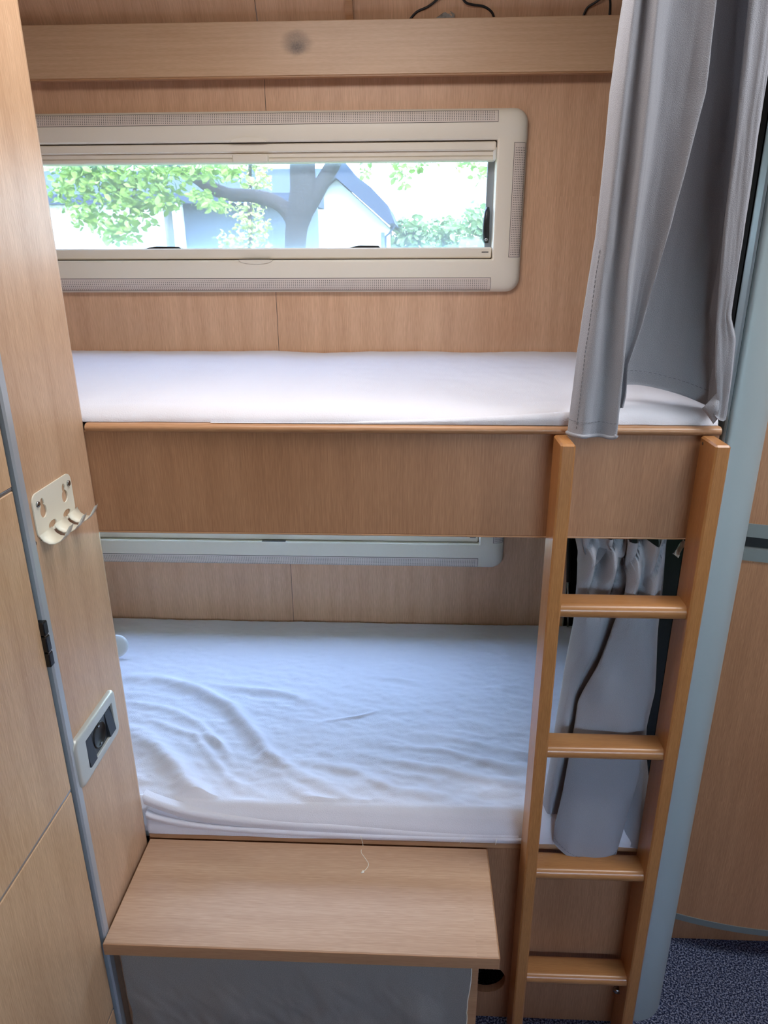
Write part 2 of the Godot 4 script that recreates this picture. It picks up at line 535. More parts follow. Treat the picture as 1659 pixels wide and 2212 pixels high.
func frame_point(side: String, along: float, t: float, up: float, dy: float) -> Vector3:
	if side == "top": return Vector3(along, lerp(2.060, WY1, t) + dy, ZW + frame_h(t) + up)
	if side == "bottom": return Vector3(along, lerp(1.628, WY0, t) + dy, ZW + frame_h(t) + up)
	return Vector3(lerp(0.848, WX1, t), along + dy, ZW + frame_h(t) + up)
func strip_mesh(side: String, a: float, b: float, t0: float, t1: float, up: float, dy: float) -> SurfaceTool:
	var st := begin(true)
	var rows := []
	rows.append(PackedVector3Array([frame_point(side, a, t0, -0.002, dy), frame_point(side, b, t0, -0.002, dy)]))
	for k in 9:
		var t: float = lerp(t0, t1, k / 8.0)
		rows.append(PackedVector3Array([frame_point(side, a, t, -0.002, dy), frame_point(side, a, t, up, dy), frame_point(side, b, t, up, dy), frame_point(side, b, t, -0.002, dy)]))
	rows.append(PackedVector3Array([frame_point(side, a, t1, -0.002, dy), frame_point(side, b, t1, -0.002, dy)]))
	st.set_smooth_group(-1)
	var r0: PackedVector3Array = rows[0]
	var r1: PackedVector3Array = rows[1]
	var mid := frame_point(side, (a + b) / 2.0, (t0 + t1) / 2.0, -0.02, dy)
	quad_out(st, r0[0], r0[1], r1[2], r1[1], mid)
	r0 = rows[rows.size() - 1]
	r1 = rows[rows.size() - 2]
	quad_out(st, r0[0], r0[1], r1[2], r1[1], mid)
	for k in range(1, rows.size() - 2):
		var p: PackedVector3Array = rows[k]
		var q: PackedVector3Array = rows[k + 1]
		for j in 3:
			quad_out(st, p[j], p[j + 1], q[j + 1], q[j], mid)
	return st
func hex_mesh() -> ArrayMesh:
	var st := begin()
	for k in 6:
		tri(st, Vector3.ZERO, Vector3(cos(TAU * (k + 1) / 6), sin(TAU * (k + 1) / 6), 0), Vector3(cos(TAU * k / 6), sin(TAU * k / 6), 0))
	st.generate_normals()
	return st.commit()
func make_window(called: String, dy: float, label: String) -> void:
	var w := setting(called, label, "window")
	var st := begin(true)
	var loops := []
	for p in PROFILE:
		loops.append(frame_loop(p[0], p[1], dy))
	grid(st, loops)
	obj("frame", st, M.cream, w)
	# perforated ventilation strips let into the frame
	for s in [["top", WX0 + 0.02, 0.771, 0.10, 0.45], ["bottom", WX0 + 0.02, 0.770, 0.07, 0.43], ["right", 1.7155, 1.981, 0.07, 0.44]]:
		obj("strip_joint", strip_mesh(s[0], s[1] - 0.0012, s[2] + 0.0012, s[3] - 0.016, s[4] + 0.016, 0.0004, dy), M.gasket, w)
		var sp := obj("perforated_strip", strip_mesh(s[0], s[1], s[2], s[3], s[4], 0.0010, dy), M.perforated, w)
		var xf := []
		var n := int((s[2] - s[1] - 0.008) / 0.0054)
		for i in n:
			for k in 6:
				var t: float = lerp(s[3] + 0.025, s[4] - 0.06, k / 5.0)
				var along: float = s[1] + 0.006 + i * 0.0054
				var p := frame_point(s[0], along, t, 0.0012, dy)
				var q := frame_point(s[0], along, t + 0.03, 0.0012, dy)
				var e := Vector3.UP if s[0] == "right" else Vector3.RIGHT
				var nz := e.cross(q - p).normalized()
				if nz.z < 0: nz = -nz
				var ex := e
				var ey := nz.cross(ex)
				xf.append(Transform3D(Basis(ex * 0.0012, ey * 0.0012, nz), p))
		var mm := MultiMesh.new()
		mm.transform_format = MultiMesh.TRANSFORM_3D
		mm.mesh = hex_mesh()
		mm.instance_count = xf.size()
		for i in xf.size(): mm.set_instance_transform(i, xf[i])
		var mi := MultiMeshInstance3D.new()
		mi.name = "perforations"
		mi.multimesh = mm
		mi.material_override = M.hole
		sp.add_child(mi, true)
		mi.set_meta("kind", "stuff")
	# roller blind cassette at the top, screen rail at the bottom
	var ca := begin()
	cbox(ca, Vector3(WX0, 1.966 + dy, -0.840), Vector3(0.7705, 1.9865 + dy, -0.789), 0.003)
	var cas := obj("blind_cassette", ca, M.cream, w)
	box_part("lower_lip", Vector3(WX0, 1.954 + dy, -0.840), Vector3(0.766, 1.9665 + dy, -0.797), M.cream, cas, 0.002)
	box_part("blind_edge", Vector3(WX0, 1.944 + dy, -0.838), Vector3(0.770, 1.9535 + dy, -0.795), M.cream, cas, 0.0025)
	box_part("pull_tab", Vector3(0.106, 1.9425 + dy, -0.80), Vector3(0.198, 1.9625 + dy, -0.785), M.cream, cas, 0.003)
	box_part("end_cap", Vector3(0.764, 1.944 + dy, -0.838), Vector3(0.7725, 1.975 + dy, -0.792), M.white_plastic, cas, 0.0025)
	var rail := begin()
	cbox(rail, Vector3(WX0, 1.7125 + dy, -0.834), Vector3(0.7705, 1.7395 + dy, -0.792), 0.003)
	var rl := obj("screen_rail", rail, M.cream, w)
	box_part("slot", Vector3(0.745, 1.7265 + dy, -0.794), Vector3(0.763, 1.7285 + dy, -0.7912), M.black, rl, 0.0003)
	box_part("lower_seal", Vector3(WX0, WY0 - 0.003 + dy, -0.838), Vector3(0.7725, 1.7122 + dy, -0.800), M.gasket, w, 0.0003)
	box_part("upper_seal", Vector3(WX0, 1.9868 + dy, -0.838), Vector3(0.7725, WY1 + 0.003 + dy, -0.800), M.gasket, w, 0.0003)
	# crescent finger notches
	for e in [[1.9885, 0.011, 0.152, 0.044], [1.7105, -0.010, 0.152, 0.045]]:
		var lens := PackedVector2Array()
		for k in 15:
			var a := PI * k / 14.0
			lens.append(Vector2(e[2] + cos(a) * e[3], e[0] + dy + sin(a) * e[1]))
		var ls := begin()
		prism(ls, lens, "z", -0.7815, -0.7772)
		obj("finger_notch", ls, M.cream, w)
	box_part("joint", Vector3(0.116, 1.7095 + dy, -0.79), Vector3(0.188, 1.7125 + dy, -0.7795), M.gasket, w, 0.0003)  # dark strip standing in for the shaded gap above the lower notch
	# pane, its edge profile, catches and handle
	var gl := begin()
	quad_out(gl, Vector3(WX0 - 0.01, WY0 - 0.01 + dy, -0.842), Vector3(0.762, WY0 - 0.01 + dy, -0.842), Vector3(0.762, WY1 + 0.01 + dy, -0.842), Vector3(WX0 - 0.01, WY1 + 0.01 + dy, -0.842), Vector3(0, 1.5, -2))
	var pane := obj("pane", gl, M.pane if dy == 0.0 else M.clear_pane, w)
	tag(pane, "acrylic pane with haze and dimming put into its colour" if dy == 0.0 else "acrylic pane made clear to light the lower bunk", "")
	box_part("pane_edge", Vector3(0.755, WY0 + dy, -0.850), Vector3(0.7785, WY1 + dy, -0.838), M.aluminium, w)
	for x in [[-0.153, -0.056], [0.396, 0.480]]:
		var cs := begin()
		var b: float = 1.7395 + dy
		prism(cs, PackedVector2Array([Vector2(x[0], b), Vector2(x[1], b), Vector2(x[1] - 0.006, b + 0.0045), Vector2(x[0] + 0.03, b + 0.0055), Vector2(x[0] + 0.012, b + 0.003)]), "z", -0.836, -0.815)
		obj("catch", cs, M.black_plastic, w)
	var hd := begin(true)
	var hp := []
	var hr := []
	for k in 9:
		var t := k / 8.0
		hp.append(Vector3(0.7595 - 0.004 * t * 0.0 - 0.003 * sin(t * PI), 1.750 + 0.087 * t + dy, -0.826 + 0.004 * sin(t * PI)))
		hr.append([0.006, 0.0085, 0.0092, 0.0092, 0.009, 0.0087, 0.008, 0.0072, 0.004][k])
	tube(hd, hp, hr, 12)
	var ho := obj("window_handle", hd, M.black_plastic, w)
	var sc := begin(true)
	disc(sc, Vector3(0.758, 1.758 + dy, -0.8185), Vector3.BACK, 0.004, 0.003)
	obj("screw", sc, M.steel, ho)

# ---------------------------------------------------------------- wardrobe on the left
func make_wardrobe() -> void:
	var w := thing("wardrobe", "tall beech wardrobe with aluminium edge strip and inlaid door", "wardrobe", Vector3(-0.25, 0.0, 0.5))
	var st := begin(true)
	var pr := PackedVector2Array()
	var rows := []
	for p in [[-0.02, 0.0], [-0.012, 0.0], [-0.006, 0.0016], [-0.0018, 0.0055], [0.0, 0.012]]:
		pr.append(Vector2(p[0], p[1]))
	for p in pr:
		rows.append(PackedVector3Array([Vector3(p.x, 0.0, p.y), Vector3(p.x, 2.46, p.y)]))
	grid(st, rows, true)
	st.set_smooth_group(-1)
	quad_out(st, Vector3(0, 0, 0.012), Vector3(0, 2.46, 0.012), Vector3(0, 2.46, 0.223), Vector3(0, 0, 0.223), Vector3(-1, 1, 0.1))
	pbox(st, Vector3(-0.02, 0.0, 0.0005), Vector3(-0.004, 2.46, 0.223))
	obj("side_panel", st, M.wardrobe_wood, w)
	box_part("body", Vector3(-0.58, 0.0, 0.004), Vector3(-0.021, 2.458, 0.98), M.wardrobe_wood, w)
	var ed := begin()
	cbox(ed, Vector3(-0.012, 0.0, 0.2235), Vector3(0.0045, 2.458, 0.2432), 0.003)
	obj("edge_strip", ed, M.strip_grey, w)
	box_part("seal", Vector3(-0.02, 0.0, 0.2435), Vector3(-0.006, 2.458, 0.2515), M.black, w, 0.0005)
	# door: one leaf, four veneered fields with metal inlays
	var d := begin()
	cbox(d, Vector3(-0.019, 0.012, 0.2515), Vector3(-0.003, 2.45, 0.96), 0.001)
	var door := obj("door", d, M.gasket, w)
	var cuts := [0.014, 0.3465, 0.8775, 1.4165, 2.448]
	for i in 4:
		box_part("field", Vector3(-0.012, cuts[i] + (0.003 if i else 0.0), 0.252), Vector3(0.0, cuts[i + 1] - 0.003, 0.958), M.door_wood, door, 0.0012)
		if i:
			box_part("inlay", Vector3(-0.012, cuts[i] - 0.0022, 0.252), Vector3(-0.0012, cuts[i] + 0.0022, 0.958), M.aluminium, door, 0.0006)
	var hi := begin()
	for y in [[1.120, 1.1445], [1.1465, 1.174], [1.176, 1.199]]:
		cbox(hi, Vector3(-0.008, y[0], 0.2405), Vector3(0.0075, y[1], 0.2535), 0.0015)
	var hinge := obj("hinge", hi, M.black_plastic, w)
	hinge.set_meta("label", "black door hinge")
	for y in [1.1455, 1.175]:
		box_part("pin", Vector3(0.004, y - 0.001, 0.243), Vector3(0.0065, y + 0.001, 0.251), M.steel, hinge, 0.0003)

func make_hook_rack() -> void:
	var r := thing("coat_hook_rack", "cream metal hook plate with keyhole slots screwed to wardrobe side", "hook rack", Vector3(0.002, 1.32, 0.15))
	# plate with two keyhole slots and two tear-drop openings cut through
	var c := CSGCombiner3D.new()
	c.name = "plate"
	r.add_child(c)
	c.position = -r.position
	var turn := Basis(Vector3(0, 0, 1), Vector3(0, 1, 0), Vector3(-1, 0, 0))   # polygon (z, y), extruded along x
	var base := CSGPolygon3D.new()
	base.polygon = rounded(0.087, 1.320, 0.213, 1.392, 0.014, 6)
	base.depth = 0.0022
	base.transform = Transform3D(turn, Vector3(0.0005, 0, 0))
	c.add_child(base)
	for h in [[0.186, 0.0], [0.115, 0.0]]:
		var lo := PackedVector2Array()
		var hi := PackedVector2Array()
		for k in 28:
			var a := TAU * k / 28.0
			lo.append(Vector2(h[0] + cos(a) * 0.0098, 1.3590 + sin(a) * 0.0108))
			hi.append(Vector2(h[0] + cos(a) * 0.0056, 1.3725 + sin(a) * 0.0075))
		var key: PackedVector2Array = Geometry2D.merge_polygons(lo, hi)[0]
		var kp := CSGPolygon3D.new()
		kp.polygon = key
		kp.depth = 0.04
		kp.operation = CSGShape3D.OPERATION_SUBTRACTION
		kp.transform = Transform3D(turn, Vector3(-0.02, 0, 0))
		c.add_child(kp)
	for h in [0.166, 0.117]:
		var tear := PackedVector2Array()
		for k in 20:
			var a := TAU * k / 20.0
			tear.append(Vector2(h + cos(a) * 0.013, 1.330 + sin(a) * 0.0062))
		var tp := CSGPolygon3D.new()
		tp.polygon = tear
		tp.depth = 0.04
		tp.operation = CSGShape3D.OPERATION_SUBTRACTION
		tp.transform = Transform3D(turn, Vector3(-0.02, 0, 0))
		c.add_child(tp)
	for s in c.get_children():
		(s as CSGPolygon3D).material = M.hook_cream
	# three prongs: each rolls out of the plate's lower edge and turns up to a tip
	for h in [[0.189, 0.0205], [0.1415, 0.020], [0.097, 0.0185]]:
		var st := begin(true)
		var path := [[0.0012, 1.3255], [0.0022, 1.3215], [0.006, 1.3155], [0.013, 1.311], [0.021, 1.3105], [0.029, 1.314], [0.035, 1.321], [0.040, 1.330], [0.043, 1.336]]
		var rows := []
		for k in path.size():
			var t := float(k) / (path.size() - 1)
			var hw: float = h[1] * (1.0 - 0.62 * t * t) * 0.95
			var y: float = path[k][1]
			var x: float = path[k][0]
			rows.append(PackedVector3Array([Vector3(x, y, h[0] - hw), Vector3(x, y - 0.0008, h[0]), Vector3(x, y, h[0] + hw), Vector3(x + 0.0015, y + 0.0018, h[0] + hw), Vector3(x + 0.0015, y + 0.001, h[0]), Vector3(x + 0.0015, y + 0.0018, h[0] - hw), Vector3(x, y, h[0] - hw)]))
		grid(st, rows)
		var p: PackedVector3Array = rows[rows.size() - 1]
		tri(st, p[0], p[1], p[4]); tri(st, p[1], p[2], p[4]); tri(st, p[2], p[3], p[4]); tri(st, p[0], p[4], p[5])
		obj("hook", st, M.hook_cream, r)
	for s in [[0.200, 1.3745], [0.098, 1.3755]]:
		var st := begin(true)
		disc(st, Vector3(0.0026, s[1], s[0]), Vector3.RIGHT, 0.0048, 0.003, 1.0)
		obj("screw", st, M.steel, r)
	# two empty screw holes lower on the panel, their dark drawn as discs
	for q in [[76.5, 1174.5, 0.0036], [89.5, 1165.5, 0.0018]]:
		var p := pxp(q[0], q[1], 0.0)
		var st := begin(true)
		disc(st, Vector3(0.0, p.y, p.z), Vector3.RIGHT, q[2], 0.0006, 0.0, 12)
		tag(obj("screw_hole_disc", st, M.gasket), "small brown disc drawn for an empty screw hole below the hook rack" if q[2] > 0.003 else "tiny brown disc drawn for an empty screw hole just under the hook rack's edge", "hole_disc")

func make_socket() -> void:
	var s := thing("power_socket", "silver framed double switch and power socket on wardrobe side", "socket", Vector3(0.0, 0.86, 0.148))
	# frame: rounded slab with a rectangular window, bevelled in rings
	var st := begin(true)
	var rings := []
	for q in [[0.0, 0.0], [0.0, 0.004], [0.0015, 0.0068], [0.005, 0.0084], [0.0085, 0.0086], [0.0165, 0.0086], [0.0178, 0.0086], [0.0185, 0.0080], [0.0185, 0.0068], [0.0185, 0.001]]:
		var ring := PackedVector3Array()
		var e: float = q[0]
		var y0: float = 0.857 + e
		var y1: float = 0.956 - e
		var z0: float = 0.063 + e
		var z1: float = 0.233 - e
		if e > 0.01:
			var k := 0.0185 - e
			y0 = 0.876 - k; y1 = 0.934 + k; z0 = 0.083 - k; z1 = 0.196 + k
		for p in rounded(z0, y0, z1, y1, 0.016 - e * 0.5 if e < 0.01 else 0.002, 6):
			ring.append(Vector3(q[1], p.y, p.x))
		ring.append(ring[0])
		rings.append(ring)
	grid(st, rings, true)
	obj("frame", st, M.socket_frame, s)
	box_part("insert", Vector3(0.0, 0.8755, 0.0825), Vector3(0.004, 0.9345, 0.1965), M.black_plastic, s, 0.0005)
	for z in [[0.0845, 0.1095], [0.1695, 0.1945]]:
		var sw := begin()
		var a := 0.877
		var b := 0.928
		for tr in [1]:
			var m := Vector3(0.004, (a + b) / 2.0, (z[0] + z[1]) / 2.0)
			var lo := [Vector3(0.002, a, z[0]), Vector3(0.002, b, z[0]), Vector3(0.002, b, z[1]), Vector3(0.002, a, z[1])]
			var hi := [Vector3(0.0105, a, z[0]), Vector3(0.0045, b, z[0]), Vector3(0.0045, b, z[1]), Vector3(0.0105, a, z[1])]
			quad_out(sw, hi[0], hi[1], hi[2], hi[3], m)
			for k in 4:
				quad_out(sw, lo[k], lo[(k + 1) % 4], hi[(k + 1) % 4], hi[k], m)
		obj("rocker_switch", sw, M.switch_grey, s)
	# round earthed socket: face plate with a deep cup
	var ct := Vector3(0.004, 0.905, 0.1395)
	var fp := begin()
	cbox(fp, Vector3(0.002, 0.8765, 0.1110), Vector3(0.0044, 0.9335, 0.168), 0.0006)
	var face := obj("socket_face", fp, M.switch_grey, s)
	var cup := begin(true)
	var cr := []
	for q in [[0.0245, 0.0040], [0.0245, 0.0062], [0.0232, 0.0068], [0.0218, 0.0064], [0.0212, 0.0046], [0.0, 0.0046]]:
		var ring := PackedVector3Array()
		for k in 33:
			var w := TAU * k / 32.0
			ring.append(Vector3(q[1], ct.y + sin(w) * q[0], ct.z + cos(w) * q[0]))
		cr.append(ring)
	grid(cup, cr)
	obj("socket_cup", cup, M.black, face)
	for y in [-1, 1]:
		box_part("earth_contact", Vector3(0.0046, ct.y + y * 0.0185 - 0.002, ct.z - 0.003), Vector3(0.0066, ct.y + y * 0.0185 + 0.002, ct.z + 0.003), M.steel, face, 0.0004)

# ---------------------------------------------------------------- bunks
func make_bunks() -> void:
	var u := thing("upper_bunk", "upper bunk frame with a deep beech front board and rounded nosing", "bunk bed", Vector3(0.5, 1.25, -0.4))
	box_part("front_board", Vector3(-0.019, 1.251, -0.019), Vector3(1.0915, 1.4395, -0.0006), M.board_wood, u, 0.001)
	var st := begin(true)
	var rows := []
	for k in 9:
		var a := deg_to_rad(-90.0 + 180.0 * k / 8.0)
		var y := 1.4465 + 0.0075 * sin(a)
		var z := -0.001 + 0.0095 * cos(a)
		rows.append(PackedVector3Array([Vector3(0.0015, y, z), Vector3(1.0905, y, z)]))
	rows.append(PackedVector3Array([Vector3(0.0015, 1.454, -0.022), Vector3(1.0905, 1.454, -0.022)]))
	grid(st, rows)
	obj("nosing", st, M.edge_wood, u)
	box_part("lower_edge", Vector3(-0.019, 1.2475, -0.0195), Vector3(1.0915, 1.251, -0.0004), M.edge_wood, u, 0.0008)
	box_part("base_panel", Vector3(-0.898, 1.27, -0.806), Vector3(1.0915, 1.285, -0.0185), M.white_wall, u)
	box_part("curtain_track", Vector3(0.03, 1.2525, -0.055), Vector3(1.085, 1.27, -0.040), M.white_plastic, u)

	var l := thing("lower_bunk", "lower bunk base with a dark beech front panel and round opening", "bunk bed", Vector3(0.5, 0.0, -0.4))
	var c := CSGCombiner3D.new()
	c.name = "front_board"
	l.add_child(c)
	c.position = -l.position
	var bd := CSGBox3D.new()
	bd.size = Vector3(1.0905, 0.523, 0.018)
	bd.position = Vector3(0.0015 + 0.5455, 0.523 / 2.0 + 0.0005, -0.009)
	bd.material = M.under_wood
	c.add_child(bd)
	var hole := CSGCylinder3D.new()
	hole.radius = 0.044
	hole.height = 0.1
	hole.sides = 40
	hole.rotation.x = PI / 2
	hole.position = Vector3(0.7585, 0.126, 0)
	hole.material = M.under_wood
	hole.operation = CSGShape3D.OPERATION_SUBTRACTION
	c.add_child(hole)
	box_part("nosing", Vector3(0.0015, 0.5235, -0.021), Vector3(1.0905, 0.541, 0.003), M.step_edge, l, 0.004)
	box_part("base_panel", Vector3(-0.88, 0.505, -0.78), Vector3(1.0905, 0.522, -0.0215), M.white_wall, l)

func wrinkle(p: Vector2, line: PackedVector2Array, width: float, height: float) -> float:
	# soft ridge along a line, dying out at its ends
	var best := 1e9
	var at := 0.0
	var n := line.size() - 1
	for i in n:
		var q := Geometry2D.get_closest_point_to_segment(p, line[i], line[i + 1])
		var d := p.distance_to(q)
		if d < best:
			best = d
			at = (i + q.distance_to(line[i]) / max(0.0001, line[i].distance_to(line[i + 1]))) / n
	if best > width * 3.0: return 0.0
	return height * exp(-best * best / (width * width)) * (0.35 + 0.65 * sin(PI * clampf(at, 0.02, 0.98)))
func ridge_px(uv: Array, y: float) -> PackedVector2Array:
	var out := PackedVector2Array()
	for q in uv:
		var p := py(q[0], q[1], y)
		out.append(Vector2(p.x, p.z))
	return out
func make_mattresses() -> void:
	var big := FastNoiseLite.new()
	big.seed = 4
	big.frequency = 1.0
	big.fractal_octaves = 3
	# ---- upper: flat foam in a white sheet, slightly wavy along the wall
	var st := begin(true)
	var nx := 240
	var rows := []
	var y0 := 1.4578
	for j in 60:
		var row := PackedVector3Array()
		for i in nx + 1:
			var x: float = lerp(-0.89, 1.088, float(i) / nx)
			var sag := 0.004 * big.get_noise_2d(x * 2.2, 7.0)
			var p := Vector3.ZERO
			if j < 12:          # rounded front: from the board top up and over
				var front := -0.006 + 0.006 * big.get_noise_2d(x * 5.0, 1.0)
				var a := PI / 2 * j / 11.0
				var h := 0.023 + 0.005 * big.get_noise_2d(x * 3.0, 3.0) + (0.006 if x > 0.86 else 0.0) * clampf((x - 0.86) * 9.0, 0, 1)
				p = Vector3(x, y0 - 0.003 + h * sin(a), front - 0.045 * (1.0 - cos(a)))
			else:
				var t := (j - 11) / 48.0
				var z: float = lerp(-0.051, ZW + 0.001, t)
				p = Vector3(x, y0 + 0.020 + 0.005 * big.get_noise_2d(x * 3.0, 3.0) * (1 - t) + sag - 0.004 * t + 0.0035 * big.get_noise_2d(x * 3.5, z * 3.5 + 20.0) + 0.006 * clampf(0.25 - x, 0, 1) * t, z)
				if x > 0.86: p.y += 0.006 * clampf((x - 0.86) * 9.0, 0, 1) * (1 - t)
				p.y += 0.0009 * big.get_noise_2d(x * 30.0, z * 14.0)
				if j > 56: p.y -= 0.004 * (j - 56)
			row.append(p)
		rows.append(row)
	grid(st, rows)
	# slack of the sheet folded along the front right
	var m := thing("bunk_mattress", "thin mattress in a white sheet on the upper bunk below the wide window", "mattress", Vector3(0.1, 1.45, -0.4))
	obj("fitted_sheet", st, M.sheet, m)
	var fs := begin(true)
	var fr := []
	for k in 41:
		var t := k / 40.0
		var x: float = lerp(0.22, 0.845, t)
		var top := -0.004 + 0.023 * t * t
		fr.append(PackedVector3Array([Vector3(x, y0 - 0.003, -0.003 + 0.004 * t), Vector3(x, y0 - 0.001 + top * 0.4, -0.003 + 0.006 * t), Vector3(x, maxf(y0 + top, 1.4548), -0.004 + 0.005 * t), Vector3(x, maxf(y0 + top + 0.002 * t, 1.4550), -0.009 + 0.003 * t), Vector3(x, maxf(y0 + top - 0.004, 1.4546), -0.017)]))
	grid(fs, fr, true)
	obj("sheet_fold", fs, M.sheet, m)

	# ---- lower: crumpled sheet
	var l := thing("bunk_mattress", "thick mattress in a crumpled white sheet on the lower bunk", "mattress", Vector3(0.1, 0.54, -0.4))
	var R := [
		[ridge_px([[285, 1462], [350, 1470], [430, 1492], [500, 1530], [545, 1580], [580, 1625], [640, 1665], [740, 1702]], 0.625), 0.020, 0.015],
		[ridge_px([[300, 1585], [345, 1620], [395, 1680], [440, 1735], [520, 1768], [700, 1780]], 0.62), 0.026, 0.020],
		[ridge_px([[430, 1475], [520, 1488], [620, 1500], [700, 1525]], 0.625), 0.014, 0.006],
		[ridge_px([[300, 1520], [380, 1535], [440, 1570], [470, 1600], [500, 1640]], 0.625), 0.013, 0.006],
		[ridge_px([[700, 1556], [770, 1548], [812, 1538]], 0.625), 0.005, 0.004],
		[ridge_px([[780, 1460], [850, 1466], [900, 1475]], 0.625), 0.010, 0.003],
		[ridge_px([[640, 1640], [760, 1660], [850, 1700], [960, 1712]], 0.62), 0.016, 0.005],
		[ridge_px([[820, 1640], [940, 1655], [1060, 1680], [1150, 1690]], 0.62), 0.013, 0.005],
		[ridge_px([[900, 1585], [1000, 1600], [1150, 1632]], 0.62), 0.013, 0.0045],
		[ridge_px([[850, 1610], [960, 1622], [1140, 1660]], 0.62), 0.012, 0.004],
		[ridge_px([[440, 1590], [470, 1606], [490, 1622]], 0.62), 0.008, 0.006],
		[ridge_px([[560, 1640], [640, 1700], [720, 1740], [900, 1760]], 0.62), 0.018, 0.006],
		[ridge_px([[690, 1720], [800, 1745], [960, 1755], [1110, 1760]], 0.62), 0.012, 0.004],
		[ridge_px([[330, 1560], [420, 1590], [470, 1650], [520, 1700]], 0.62), 0.012, 0.005],
	]
	st = begin(true)
	rows = []
	nx = 330
	var nz := 170
	for j in nz + 18:
		var row := PackedVector3Array()
		for i in nx + 1:
			var x: float = lerp(-0.42, 1.088, float(i) / nx)
			var z: float
			var y: float
			if j < 18:
				var a := PI / 2 * j / 17.0
				var bulge := 0.004 * big.get_noise_2d(x * 4.0, 51.0) + 0.0025 * sin(j * 0.9 + x * 6.0) * (1.0 - j / 17.0)
				y = 0.541 + 0.068 * pow(sin(a), 0.9)
				z = (0.004 if x > 0.004 else -0.004) + bulge * 0.6 - 0.034 * pow(1.0 - cos(a), 1.0)
			else:
				var t := float(j - 17) / nz
				z = lerp(-0.0305, ZW + 0.001, t)
				y = 0.609 + 0.004 * smoothstep(0.0, 0.2, t) + 0.012 * sin(PI * minf(t * 0.75, 0.5) ) + 0.004 * big.get_noise_2d(x * 2.0, z * 2.0 + 9.0)
				var p := Vector2(x, z)
				if t < 0.85:
					for w in R: y += wrinkle(p, w[0], w[1] * 0.9, w[2]) * 1.25
				# many small creases, longer along x than across
				var am := 0.0058 * smoothstep(0.95, 0.3, t) * (0.6 + 0.4 * big.get_noise_2d(x * 2.0, z * 2.0))
				y += am * big.get_noise_2d(x * 7.0 + z * 3.0, z * 22.0 - x * 6.0 + 40.0)
				y += 0.0014 * big.get_noise_2d(x * 24.0, z * 40.0)
				if t > 0.985: y -= 0.01 * (t - 0.985) / 0.015
			row.append(Vector3(x, y, z))
		rows.append(row)
	grid(st, rows)
	obj("fitted_sheet", st, M.sheet, l)
	# loose lower edge of the sheet: two overlapping folds along the front
	for f in [[[[270, 1700], [330, 1730], [420, 1756], [560, 1774], [760, 1787], [960, 1801], [1120, 1806]], 0.006, 0.020], [[[270, 1735], [330, 1762], [420, 1780], [560, 1792], [800, 1804], [1130, 1812]], 0.009, 0.014]]:
		var pts := []
		for q in f[0]:
			pts.append(pz(q[0], q[1], f[1] * 0.5))
		var sp := spline(pts, 10)
		var ff := begin(true)
		var fr2 := []
		for p in sp:
			if p.x < 0.0012: continue
			var dn: float = f[2]
			fr2.append(PackedVector3Array([p + Vector3(0, 0.0, -0.022), p + Vector3(0, 0.0022, -0.006), p + Vector3(0, 0.0006, f[1] * 0.4), Vector3(p.x, max(p.y - dn * 0.5, 0.543), f[1] * 0.8), Vector3(p.x, max(p.y - dn, 0.5415), f[1] * 0.45)]))
		grid(ff, fr2, true)
		obj("sheet_fold", ff, M.sheet, l)

